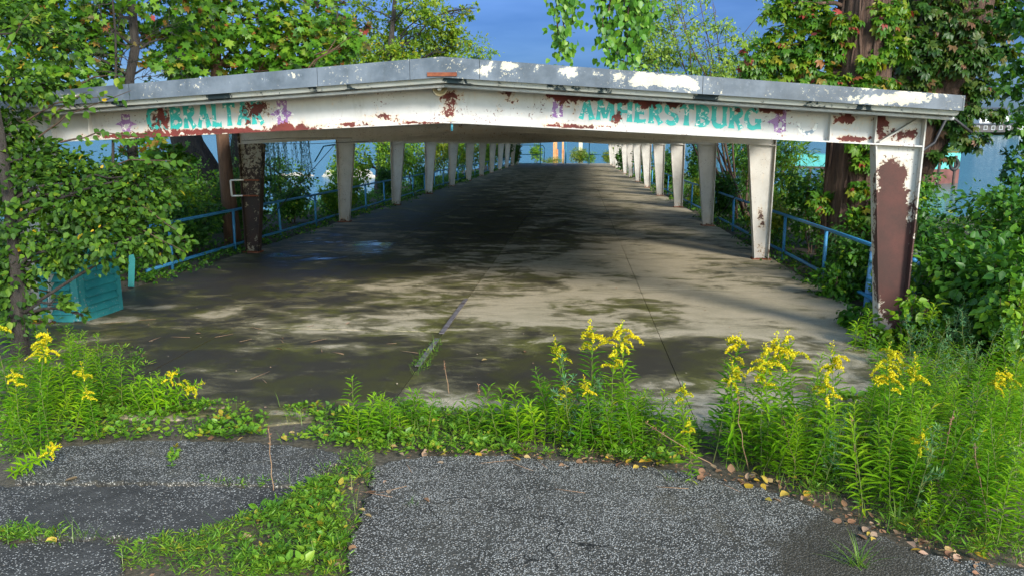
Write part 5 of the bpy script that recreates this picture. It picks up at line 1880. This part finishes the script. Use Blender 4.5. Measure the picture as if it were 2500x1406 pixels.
for px, b_, t_, v, lab in (
        (35, 1000, 735, 2, 'flowering goldenrod at the left edge below the leafy tree'),
        (85, 1040, 808, 3, 'flowering goldenrod with the fullest plume of the left clump'),
        (135, 1030, 832, 1, 'flowering goldenrod with a wide plume in the left clump'),
        (55, 1080, 905, 4, 'flowering goldenrod low at the left edge'),
        (225, 1050, 875, 2, 'flowering goldenrod with a small plume at the right of the left clump'),
        (240, 1075, 945, 4, 'shortest flowering goldenrod in the left clump')):
    rod(px, b_, ('f', v), lab, 'goldenrods in the left clump', height_to(px, b_, t_) / VH[('f', v)])
o = rod(300, 1010, ('f', 2), 'goldenrod stem bent over to the right, its plume lying above the concrete', 'goldenrods in the left clump', .95, (0.1, 1.12, 0))
o = rod(330, 1000, ('f', 4), 'goldenrod stem leaning right with a small plume above the bent one', 'goldenrods in the left clump', .75, (0.0, .75, 0))
o = rod(20, 1160, ('f', 4), 'goldenrod stem bent over the lower left weeds with a drooping plume', 'goldenrods in the left clump', .7, (.1, .95, 0))


def patch(poly, n, keys, what, group, sc=(.75, 1.1), mind=.07, zones=None):
    """stems scattered in an outline; each label says height, lean, row and which landmark it stands by"""
    pts = []
    Q = scatter(poly, n * 8)
    for q in Q:
        if all((q[0] - p[0]) ** 2 + (q[1] - p[1]) ** 2 > mind ** 2 for p in pts): pts.append(q)
        if len(pts) >= n: break
    ys = np.array([p[1] for p in pts])
    cut = np.quantile(ys, [.34, .67])
    for q in pts:
        key = keys[rng.integers(len(keys))]
        k = rng.uniform(*sc)
        hgt = VHN[key] * k
        tx, ty = rng.normal(0, .10), rng.normal(0, .15)
        hw = 'short' if hgt < .5 else 'middling' if hgt < .66 else 'tall'
        lw = 'upright' if abs(ty) < .07 else 'right-leaning' if ty > 0 else 'left-leaning'
        rw = 'front row' if q[1] < cut[0] else 'middle row' if q[1] < cut[1] else 'back row'
        px = to_px(np.array(q))[0]
        zn = [z for lim, z in zones if px < lim][0]
        rod(0, 0, key, f'{hw} {lw} {what}, {rw}, {zn}', group, k, (tx, ty, 0), P=q)


VHN = {('n', k): h for k, h in enumerate((.62, .8, .7, .88, .5, .75))}
VHN.update({('s', k): h for k, h in enumerate((.34, .42, .28))})
ZR = [(1780, 'below the flat plume'), (1880, 'below the nodding plume'), (1980, 'below the slender plume'), (2080, 'below the hanging plume'), (2200, 'before the front column'), (2330, 'right of the front column'), (2430, 'under the dark bushes'), (9999, 'at the right edge')]
ZM = [(1420, 'left of the tallest pair'), (1500, 'under the tallest pair'), (9999, 'right of the tallest pair')]
ZL = [(90, 'at the left edge'), (180, 'under the fullest plume'), (9999, 'beside the bent stem')]
NK = [('n', k) for k in range(6)]
SK = [('s', k) for k in range(3)]
patch([(1690, 1070), (1900, 1060), (2100, 1040), (2300, 1000), (2520, 980), (2560, 1370), (2350, 1350), (2200, 1300), (2050, 1235), (1900, 1185), (1720, 1145)], 150, NK, 'flowerless goldenrod', 'flowerless goldenrods in the right clump', sc=(.42, 1.0), mind=.085, zones=ZR)
patch([(2150, 960), (2300, 880), (2520, 850), (2560, 1000), (2300, 1010)], 42, NK[:1] + NK[4:5], 'bush-foot goldenrod', 'flowerless goldenrods at the back of the right clump', (.45, .8), .11, ZR)
patch([(1330, 1050), (1560, 1050), (1640, 1110), (1540, 1120), (1350, 1100)], 34, NK[:1] + NK[2:3] + NK[4:], 'flowerless goldenrod', 'flowerless goldenrods in the middle', (.55, .85), .06, ZM)
patch([(0, 960), (250, 930), (330, 1000), (220, 1060), (60, 1120), (0, 1140)], 40, NK, 'left-clump goldenrod', 'flowerless goldenrods in the left clump', (.55, .9), .07, ZL)
patch([(830, 1030), (1010, 1020), (1060, 1060), (1000, 1085), (840, 1085)], 16, SK + NK[4:5], 'young goldenrod', 'young goldenrods at the concrete seam', (.7, 1.0), .07, [(920, 'left of the concrete seam'), (9999, 'at the foot of the concrete seam')])
patch([(1120, 1040), (1330, 1030), (1330, 1090), (1130, 1085)], 13, SK, 'young goldenrod', 'young goldenrods right of the seam', (.8, 1.15), .07, [(1200, 'beside the dry broken stem'), (1270, 'midway to the tallest pair'), (9999, 'just left of the drooping plume')])
patch([(330, 960), (470, 985), (430, 1030), (300, 1020)], 9, SK, 'young goldenrod', 'young goldenrods beside the left clump', (.7, 1.1), .07, [(390, 'under the bent stem'), (9999, 'beyond the bent stem')])

patch([(2060, 860), (2150, 838), (2260, 832), (2270, 900), (2100, 910)], 14, SK + NK[:1], 'young goldenrod', 'young goldenrods at the column foot', (.7, 1.1), .07, [(2160, 'left of the front column foot'), (9999, 'hiding the front column foot')])

# mugwort: greyer, finer leaved plants mixed into the right clump
G['mug'] = leaf_mat('mugwort_leaf', [(0, (.04, .12, .05)), (.5, (.09, .22, .09)), (1, (.18, .32, .12))], rough=.7, vary=True)
MUG = []
for k, h in enumerate((.55, .75, .9, .65)):
    r = np.random.default_rng(500 + k)
    mbs = MB(); lv = Leaves()
    main = curve((0, 0, -.03), (.12 * r.normal(), .12 * r.normal(), h), 8, jit=.1)
    mbs.tube(main, list(np.linspace(.005, .002, 8)), 5, False)
    for q in np.linspace(.15, 1, 13):
        s0 = interp(main, q)
        az = r.random() * 6.28
        e = s0 + np.array([math.cos(az), math.sin(az), .7]) * (.16 * (1.15 - q) + .03)
        br_ = curve(s0, e, 4, jit=.1)
        mbs.tube(br_, list(np.linspace(.003, .0015, 4)), 4, False)
        m = 16
        P = np.array([interp(br_, x) for x in r.uniform(.1, 1, m)])
        lv.add(P, unit(e - s0)[None] * .4 + r.normal(size=(m, 3)) * .6 + (0, 0, .1), r.normal(size=(m, 3)) * .5 + (0, 0, 1), .045 * (.6 + .8 * r.random(m)), r.random(m))
    P_, D_, N_, S_, T_ = lv.cat()
    V, T, tv = leaf_arrays(P_, D_, N_, S_, T_, 'lance4')
    MUG.append((h, mbs.mesh('mugwort', M['stem']), mesh_tris('leaves', V, T, G['mug'], {'tone': tv})))
for i, q in enumerate(np.concatenate([scatter([(2130, 900), (2300, 850), (2510, 830), (2510, 960), (2200, 980)], 26), scatter([(1700, 1060), (2100, 1040), (2500, 1000), (2500, 1320), (2100, 1250), (1800, 1150)], 18), scatter([(1330, 1060), (1660, 1070), (1640, 1110), (1350, 1095)], 7)])):
    h, sm, lm = MUG[i % 4]
    k = rng.uniform(.55, 1.0)
    o = link('mugwort', sm, None, q)
    o.rotation_euler = (rng.normal(0, .12), rng.normal(0, .16), rng.random() * 6.28)
    o.scale = (k, k, k)
    link('leaves', lm, o)['kind'] = 'stuff'
    px = to_px(q)[0]
    zn = [z for lim, z in ZR if px < lim][0] if i < 44 else 'around the tallest pair'
    tag(o, ('low' if h * k < .5 else 'tall') + ' grey-green mugwort ' + ('behind' if i < 26 else 'among') + ' the goldenrods, ' + zn, 'mugwort', 'mugwort plants among the goldenrods')

# dry stalks
for i, (a, c_, lab) in enumerate((((1097, 960), (1084, 880), 'lone dry reddish seed stalk standing on the concrete edge'), ((1168, 1010), (1168, 938), 'dry broken stem right of the lone seed stalk'), ((668, 1200), (655, 1045), 'dry thin brown stalk rising from the left asphalt crack'), ((1940, 1165), (1912, 1015), 'dry brown seed head stalk inside the right clump'), ((2105, 1210), (2075, 1010), 'dry grey stalk standing below the hanging plume'), ((2290, 1230), (2330, 1000), 'dry brown stalk leaning right at the right of the front column'), ((1830, 1150), (1800, 960), 'dry thin stalk under the nodding plume'), ((2420, 1300), (2380, 1080), 'dry brown stalk leaning left near the right edge'), ((1755, 1140), (1575, 1030), 'dry bent plantain stalk leaning left at the middle clump'))):
    p = on_deck(*a)
    q = at_y(c_[0], c_[1], p[1] + .05)
    o = thing('dry_stalk', lab, 'stalk', p)
    P = curve((0, 0, -.02), q - p, 7, jit=.1)
    MB().tube(P, list(np.linspace(.0045, .0025, 7)), 5).obj('stem', M['dry'], o)
    lv = Leaves(); n = 26
    u = rng.uniform(.72, 1, n)
    lv.add(np.array([interp(P, x) for x in u]) + rng.normal(size=(n, 3)) * .004, rng.normal(size=(n, 3)) + (0, 0, 1), rng.normal(size=(n, 3)), .012 + .012 * rng.random(n), rng.random(n) * .35)
    lv.obj('seed_head', G['litter'], 'diamond', o, kind=None)

# ------------------------------------------------------------------ fallen leaves, twigs and chips
LK = {'tan': (.45, .6), 'yellow': (.72, .78), 'red-brown': (.1, .3), 'pinkish': (.56, .62)}


def fallen(px, py, tone, size, label, group, tpl='ovate'):
    p = on_deck(px, py)
    o = link('fallen_leaf', leaf_mesh(tpl, G['litter'], tone))
    o.location = Vector(p + np.array([0, 0, .016 + .012 * rng.random()]))
    o.rotation_euler = (rng.normal(0, .3), rng.normal(0, .3), rng.random() * 6.28)
    o.scale = (size * rng.uniform(.8, 1.2), size, size * rng.uniform(.8, 2.2))
    tag(o, label, 'fallen leaf', group)


E_ = np.array(MAIN_EDGE[5:], float)


def drift(x, y, kind, where, group):
    sz = rng.uniform(.035, .085)
    w = 'small' if sz < .05 else 'middling' if sz < .066 else 'large'
    fallen(x, y, rng.uniform(*LK[kind]), sz, f'{w} {kind} fallen leaf {where}', kind + group)


for i in range(130):
    f = rng.random() * (len(E_) - 1)
    k = int(f)
    x, y = E_[k] + (E_[k + 1] - E_[k]) * (f - k)
    dy = rng.normal(-6, 12)
    x += rng.normal(0, 14); y += dy
    kind = ['tan', 'yellow', 'red-brown', 'pinkish'][rng.choice(4, p=[.35, .2, .3, .15])]
    side = 'on asphalt rim' if dy > 2 else 'under stems'
    zn = [z for lim, z in [(1150, 'below the concrete seam'), (1300, 'below the dry stalk'), (1420, 'left of the tallest pair'), (1540, 'below the tallest pair'), (1680, 'below the bent plantain stalk'), (1800, 'below the flat plume'), (1950, 'below the slender plume'), (2100, 'below the hanging plume'), (2260, 'below the front column'), (9999, 'at the lower right corner')] if x < lim][0]
    drift(x, y, kind, side + ' ' + zn, ' fallen leaves along the asphalt edge')
for i in range(26):
    x, y = rng.uniform(450, 1250), rng.uniform(990, 1100)
    kind = ['tan', 'yellow', 'red-brown', 'pinkish'][rng.choice(4, p=[.4, .2, .2, .2])]
    zn = [z for lim, z in [(600, 'beside the left clump'), (750, 'behind the left asphalt pad'), (900, 'left of the young goldenrods'), (1050, 'under the young goldenrods'), (9999, 'around the dry stalk')] if x < lim][0]
    drift(x, y, kind, 'in the weedy joint ' + zn, ' fallen leaves in the concrete joint')
for i in range(22):
    t_ = rng.random()
    x, y = 870 + rng.normal(0, 30) - 30 * t_, 1150 + 250 * t_
    kind = ['tan', 'red-brown', 'pinkish'][rng.choice(3)]
    drift(x, y, kind, ('at the head' if t_ < .33 else 'along the middle' if t_ < .66 else 'at the near end') + ' of the diagonal weedy crack', ' fallen leaves by the diagonal crack')
for x, y, kind, sz, lab in ((140, 1320, 'yellow', .10, 'yellow fallen leaf in the lower left crack'), (190, 1172, 'tan', .10, 'curled tan fallen leaf on the left asphalt edge'), (30, 1160, 'yellow', .1, 'yellow green fallen leaf at the left edge of the asphalt'), (690, 858, 'red-brown', .09, 'dark red-brown fallen leaf alone on the dark concrete'), (492, 818, 'tan', .08, 'pale fallen leaf on the dark concrete near the left clump'), (855, 790, 'tan', .08, 'pale fallen leaf on the olive concrete'),
                          (1175, 885, 'pinkish', .08, 'pinkish fallen leaf on the dark concrete right of the seam'), (1280, 862, 'red-brown', .08, 'orange-brown fallen leaf on the dark concrete behind the dry stalk'), (1508, 708, 'tan', .07, 'small tan fallen leaf on the sunlit concrete'), (875, 1150, 'pinkish', .10, 'pale curled fallen leaf at the head of the diagonal crack'), (590, 1315, 'pinkish', .08, 'pale pink fallen leaf in the diagonal weeds'), (950, 1210, 'tan', .06, 'small tan fallen leaf alone on the asphalt'), (1035, 1222, 'red-brown', .07, 'brown fallen leaf in the dip of the asphalt'), (1270, 1130, 'yellow', .10, 'large yellow fallen leaf on the path edge at mid view'), (1590, 1128, 'yellow', .12, 'largest yellow fallen leaf below the middle goldenrods'), (1820, 1195, 'yellow', .09, 'round yellow fallen leaf lying out on the asphalt')):
    fallen(x, y, rng.uniform(*LK[kind]), sz, lab, None)
lv = Leaves()
Q = scatter([(320, 760), (1050, 700), (1900, 720), (2150, 860), (1600, 960), (1000, 960), (450, 960)], 1100)
n = len(Q)
lv.add(Q + (0, 0, .008), rng.normal(size=(n, 3)) * (1, 1, .1), unit(np.array([0, 0, 1.0]) + rng.normal(size=(n, 3)) * .2), (.006 + .028 * rng.random(n) ** 9), np.where(rng.random(n) < .7, .98, rng.random(n) * .6))
Q = scatter(MAIN_EDGE[5:] + [(2500, 1340), (2000, 1180), (1500, 1100), (1000, 1090)], 900)
n = len(Q)
lv.add(Q + (0, 0, .014), rng.normal(size=(n, 3)) * (1, 1, .1), unit(np.array([0, 0, 1.0]) + rng.normal(size=(n, 3)) * .3), .012 + .03 * rng.random(n) ** 2, rng.random(n) * .62)
Q = scatter(WEEDS[2][0], 350)
n = len(Q)
lv.add(Q + (0, 0, .012), rng.normal(size=(n, 3)) * (1, 1, .15), unit(np.array([0, 0, 1.0]) + rng.normal(size=(n, 3)) * .3), .012 + .03 * rng.random(n) ** 2, rng.random(n) * .6)
tag(lv.obj('debris', G['litter'], 'diamond', None), 'small leaf scraps and chips scattered on the concrete and the path edge', 'debris', kind='stuff')
tg = MB()
for i in range(40):
    p = on_deck(rng.uniform(250, 1000), rng.uniform(780, 960)) if i < 22 else on_deck(rng.uniform(900, 2200), rng.uniform(1110, 1150) + (0 if i < 32 else 60))
    a = rng.random() * 3.14
    L = rng.uniform(.05, .16)
    tg.tube([p + np.array([math.cos(a) * L * t, math.sin(a) * L * t, .014 + .008 * math.sin(t * 3)]) for t in (-1, 0, 1)], .0025, 4)
tag(tg.obj('twig_debris', M['dry'], None), 'thin dry twigs strewn over the concrete and the path edge', 'twigs', kind='stuff')

# ------------------------------------------------------------------ river: rocks, barge, landing stage, far shore


def rock(p, s, label):
    n1, n2 = 8, 10
    V, Fc = [], []
    ph = rng.random(4) * 6
    for i in range(n1 + 1):
        for j in range(n2):
            th, a = math.pi * i / n1, 2 * math.pi * j / n2
            r = 1 + .22 * math.sin(2 * a + ph[0] + th * 2) + .16 * math.sin(3 * th + ph[1] + a) + rng.normal(0, .07)
            V.append((s[0] * r * math.sin(th) * math.cos(a), s[1] * r * math.sin(th) * math.sin(a), s[2] * r * math.cos(th)))
    for i in range(n1):
        for j in range(n2):
            Fc.append((i * n2 + j, (i + 1) * n2 + j, (i + 1) * n2 + (j + 1) % n2, i * n2 + (j + 1) % n2))
    o = MB().add(V, Fc).obj('river_rock', M['rock'], None, p)
    tag(o, label, 'rock', 'pale rocks in the river')


def on_water(px, py):
    v = ray(px, py)
    t = (WATER_Z - CAM_H) / v[2]
    return np.array([v[0] * t, v[1] * t, WATER_Z])


rock(on_water(882, 432), (1.1, .7, .75), 'largest pale rock in the river, right of the third left column')
rock(on_water(905, 434), (.9, .5, .35), 'flat pale rock at the right of the largest river rock')
rock(on_water(862, 434), (.6, .5, .3), 'small pale rock at the left of the largest river rock')
rock(on_water(810, 428), (.7, .5, .5), 'pale rock in the river left of the third left column')
rock(on_water(795, 431), (.5, .4, .22), 'low pale rock at the left of the river rock beside the column')
rock(on_water(755, 430), (.5, .3, .16), 'low flat rock just out of the water near the willow strands')
rock(on_water(720, 429), (.8, .4, .28), 'pale rock half behind the willow strands')
rock(on_water(690, 430), (.6, .4, .2), 'pale low rock farthest to the left in the river')
rock(on_water(385, 433), (.7, .4, .24), 'pale rock in the gap of leaves left of the willow trunk')

M['hull'] = paint_mat('teal_hull', (.08, .40, .37), (.12, .46, .42), (.22, .14, .10), (.35, .30, .24), (.12, .38, .34), s=2.2, amp=1.0)
M['hull_low'] = plain_mat('rusty_hull', (.10, .035, .03), (.20, .075, .06), 1.2, .8)
M['far_roof'] = plain_mat('dark_far_roof', (.04, .045, .06), (.07, .08, .10), .5, .8)
M['far_wall'] = plain_mat('white_far_wall', (.65, .66, .68), (.75, .75, .76), .5, .7)
M['far_pane'] = plain_mat('dark_pane', (.02, .025, .03), (.04, .05, .06), .5, .2)
M['pile'] = plain_mat('dark_pile', (.05, .03, .025), (.11, .07, .055), 3, .85)
M['orange'] = plain_mat('orange_paint', (.50, .16, .05), (.65, .42, .18), 2.0, .7)
M['cream'] = plain_mat('cream_paint', (.62, .55, .30), (.72, .66, .45), 2.0, .7)

A = on_water(2225, 452); B = on_water(2338, 448)
d = unit(B - A)
d[2] = 0
back = np.array([-d[1], d[0], 0])
zt = at_y(2300, 374, A[1])[2]
z1 = at_y(2300, 416, A[1])[2]
A = A - d * 4.0
bg_ = thing('moored_barge', 'teal barge with a rusty waterline moored behind the front column at the right', 'barge', A)
L = np.linalg.norm(B - A)
o0 = np.zeros(3)


def slabbox(mb, p0, L, z0, z1, dep, inset=0.0):
    a = p0 + d * inset
    e = d * (L - 2 * inset)
    V = [a, a + e, a + e + back * dep, a + back * dep]
    mb.hexa([v + np.array([0, 0, z0]) for v in V] + [v + np.array([0, 0, z1]) for v in V])
    return mb


q = MB(); nb = 24
for k in range(nb):
    slabbox(q, o0 + d * (L * k / nb), L / nb, z1 - WATER_Z + .001, zt - WATER_Z, 6)
o = q.obj('hull', M['hull'], bg_)
set_attr(o.data, 'peel', .22 + .15 * np.sin(np.arange(len(q.v)) * 1.7))
slabbox(MB(), o0 - back * .03, L, -.6, z1 - WATER_Z, 6.05).obj('lower_hull', M['hull_low'], bg_)
slabbox(MB(), o0 - back * .06, L, zt - WATER_Z - .04, zt - WATER_Z + .05, .2).obj('gunwale', M['rust_bar'], bg_)
for px in (2252, 2280, 2318):
    p = on_water(px, 452) - A
    MB().tube([p - back * .4 + (0, 0, -1), p - back * .4 + (0, 0, 2.0 + rng.random())], .14, 8).obj('fender_pile', M['pile'], bg_)
p = at_y(2320, 402, A[1] - .2) - A
V, Fc = [], []
for i in range(18):
    for j in range(8):
        a, t_ = 2 * math.pi * i / 18, 2 * math.pi * j / 8
        r = .46 + .18 * math.cos(t_)
        V.append(p + d * (r * math.cos(a)) + np.array([0, 0, 1.0]) * r * math.sin(a) - back * (.45 + .16 * math.sin(t_)))
for i in range(18):
    for j in range(8): Fc.append((i * 8 + j, ((i + 1) % 18) * 8 + j, ((i + 1) % 18) * 8 + (j + 1) % 8, i * 8 + (j + 1) % 8))
MB().add(V, Fc, True).obj('tyre', M['dark_metal'], bg_)
lv = Leaves()
for k in range(40):
    c = at_y(rng.uniform(2215, 2335), 366, A[1] + 3 * rng.random()) - A
    c[2] = zt - WATER_Z + .3
    lv.clump(c, (.6, .6, .35), 60, .22, (.5, .2), -.6, 8, .4)
dg = lv.obj('dry_grass', G['yellowing'], 'lance4', None)
dg.location = A
tag(dg, 'dry grass growing on the deck of the teal barge', 'grass', kind='stuff')

# teal landing stage left of the huge trunk
A2, B2 = on_water(1800, 440), on_water(2030, 446)
d = unit(B2 - A2); d[2] = 0
back = np.array([-d[1], d[0], 0])
L = np.linalg.norm(B2 - A2)
ls = thing('landing_stage', 'low teal landing stage on dark legs left of the huge trunk', 'landing stage', A2)
zt = at_y(1900, 376, A2[1])[2] - WATER_Z
zb2 = at_y(1900, 404, A2[1])[2] - WATER_Z
q = MB()
for k in range(20): slabbox(q, d * (L * k / 20), L / 20, zb2, zt, 3)
o = q.obj('side_board', M['hull'], ls)
set_attr(o.data, 'peel', .3 + .2 * np.sin(np.arange(len(q.v)) * 2.1))
slabbox(MB(), o0 - back * .05, L, zb2 - .22, zb2 - .01, 3).obj('edge_beam', M['pile'], ls)
for k in range(7):
    p = d * (L * (k + .4) / 7)
    MB().tube([p + (0, 0, -1.5), p + (0, 0, zb2 - .2)], .15, 8).obj('leg', M['pile'], ls)
for z in (.25, .55):
    MB().tube([d * .4 + np.array([0, 0, zt + z]), d * (L * .34) + np.array([0, 0, zt + z])], .05, 6).obj('rail', M['orange'], ls)
for k in range(5):
    p = d * (.4 + (L * .34 - .4) * k / 4)
    MB().tube([p + (0, 0, zt), p + (0, 0, zt + .6)], .05, 6).obj('rail_post', M['orange'], ls)
for i, (px, hh) in enumerate(((1928, 1.7), (1940, 2.0))):
    p = at_y(px, 372, A2[1] + 4)
    o = MB().tube([(0, 0, -4), (0, 0, hh * .6)], .07, 8).obj('mooring_post', M['pale_blue'], None, p)
    tag(o, ('left', 'right')[i] + ' one of two thin blue mooring posts behind the landing stage', 'post', 'thin blue mooring posts')

# far shore with trees and houses
fs = MB()
xs = np.linspace(-900, 1500, 60)
V, Fc = [], []
for x in xs:
    h = 1.2 + .6 * math.sin(x * .03)
    V += [(x, 330, WATER_Z - 1), (x, 333, WATER_Z + h), (x, 460, WATER_Z + h + 2), (x, 470, WATER_Z - 1)]
for i in range(len(xs) - 1):
    for k in range(3): Fc.append((i * 4 + k, (i + 1) * 4 + k, (i + 1) * 4 + k + 1, i * 4 + k + 1))
fs.add(V, Fc)
tag(fs.obj('far_shore', plain_mat('far_bank', (.05, .08, .025), (.10, .12, .05), .05, .95)), kind='structure')


def house(px, Y, w, hh, lab, roofm, wallm, gable=True):
    p = at_y(px, 310, Y)
    p[2] = WATER_Z + 1.2
    t = thing('shore_house', lab, 'house', p)
    MB().box((0, 0, hh / 2), (w, 9, hh)).obj('wall', wallm, t)
    rm = MB()
    r = w / 2 + .5
    if gable:
        rm.add([(-r, -5, hh), (r, -5, hh), (r, 5, hh), (-r, 5, hh), (-r, 0, hh + 3), (r, 0, hh + 3)], [(0, 1, 5, 4), (2, 3, 4, 5), (1, 2, 5), (3, 0, 4), (0, 3, 2, 1)])
    else:
        rm.box((0, 0, hh + .25), (w + 1, 10, .5))
    rm.obj('roof', roofm, t)
    pane = None
    n = max(2, int(w / 2.6))
    for k in range(n):
        for z in ((1.6, 4.2) if hh > 5 else (1.6,)):
            x = -w / 2 + w * (k + .5) / n
            o = MB().box((x, -4.52, z), (1.1, .08, 1.3)).obj('window', M['far_pane'], t)
            f_ = MB()
            for dx, dz_, sx, sz in ((-.6, 0, .1, 1.5), (.6, 0, .1, 1.5), (0, .7, 1.1, .1), (0, -.7, 1.1, .1)): f_.box((x + dx, -4.55, z + dz_), (sx, .1, sz))
            f_.obj('frame', M['far_wall'], o)


house(2412, 336, 11, 6.4, 'white gabled house on the far shore under the creeper', M['far_roof'], M['far_wall'])
house(2420, 331, 17, 2.8, 'long dark boathouse on the far shore below the white house', M['far_roof'], plain_mat('dark_boathouse', (.05, .045, .045), (.10, .085, .08), .6, .8), False)
house(2490, 332, 10, 3.2, 'low pale boathouse on the far shore at the right edge', M['far_roof'], M['far_wall'], False)
for i in range(16):
    px = 2180 + i * 30 + rng.normal(0, 6)
    Yt = 352 + rng.normal(0, 5)
    p = at_y(px, 300, Yt); p[2] = WATER_Z + 1
    hgt = rng.uniform(5.5, 9)
    t = thing('shore_tree', ['round dark tree behind the houses on the far shore', 'pale green tree behind the houses on the far shore'][i % 2], 'tree', p, ['dark trees on the far shore', 'pale trees on the far shore'][i % 2])
    MB().tube([(0, 0, 0), (0, 0, hgt * .6)], [.3, .15], 6).obj('trunk', M['bark_dark'], t)
    lv = Leaves()
    for k in range(7): lv.clump((rng.normal(0, 1.6), rng.normal(0, 1), hgt * (.45 + .5 * rng.random())), (2.0, 1.6, 1.5), 90, .8, (.5, .25), .3, 8, .35)
    lv.obj('crown', G['dark'] if i % 2 == 0 else G['sunny'], 'diamond', t)

# ------------------------------------------------------------------ far end of the ramp: gates, posts
YG = 100.5
for i, (xa, xb, lab) in enumerate(((1262, 1319, 'left teal pipe gate standing open at the far end of the ramp'), (1438, 1488, 'right teal pipe gate at the far end of the ramp'))):
    pa, pbb = at_y(xa, 398, YG), at_y(xb, 398, YG)
    pa[2] = pbb[2] = -K * YG
    g = thing('pipe_gate', lab, 'gate', pa)
    w = pbb[0] - pa[0]
    post = w if i == 0 else 0
    MB().tube([(post, 0, -.1), (post, 0, 2.7)], .06, 8).obj('post', M['teal_pipe'], g)
    MB().tube([(0, 0, 1.2), (w, 0, 1.2)], .05, 8).obj('rail', M['teal_pipe'], g)
    if i == 0:
        MB().tube([(0, 0, 2.35), (w, 0, 2.35), (w + .3, 0, 2.3), (w + .5, 0, 2.0), (w + .52, 0, 1.4), (w + .45, 0, .2)], .045, 8).obj('hoop', M['teal_pipe'], g)
        MB().tube([(0, 0, .08), (w, 0, .08)], .05, 8).obj('bottom_rail', M['teal_pipe'], g)
p = at_y(1381, 394, 104); p[2] = -K * 104
o = MB().tube([(0, 0, -.2), (0, 0, 2.7)], .09, 8).obj('gate_post', M['teal_pipe'], None, p)
tag(o, 'teal post in the middle of the far end of the ramp', 'post')
for px, w, mat, lab in ((1355, .34, 'orange', 'orange and cream steel pile beyond the far end of the ramp'), (1417, .30, 'cream', 'cream yellow post right of the feathery shrub at the far landing'), (1374, .16, 'orange', 'thin rusty orange post beside the teal centre post')):
    p = at_y(px, 388, 112); p[2] = -K * 110
    o = MB().box((0, 0, .9), (w * 1.6, w * 1.4, 3.6)).box((w * .9, -.1, .6), (w * .7, w, 2.2)).obj('steel_pile', M[mat], None, p)
    tag(o, lab, 'pile')

# ------------------------------------------------------------------ look-alikes that still share a label: say which one, counted from the left
same = {}
for o in scene.objects:
    if o.parent is None and 'label' in o and 'category' in o: same.setdefault(o['label'], []).append(o)
ORD = ['first', 'second', 'third', 'fourth', 'fifth', 'sixth', 'seventh', 'eighth', 'ninth', 'tenth']
for lab, os_ in same.items():
    if 1 < len(os_) <= 10:
        os_.sort(key=lambda o: to_px(np.array(o.location))[0])
        for i, o in enumerate(os_): o['label'] = lab + ', ' + ORD[i] + ' from left'
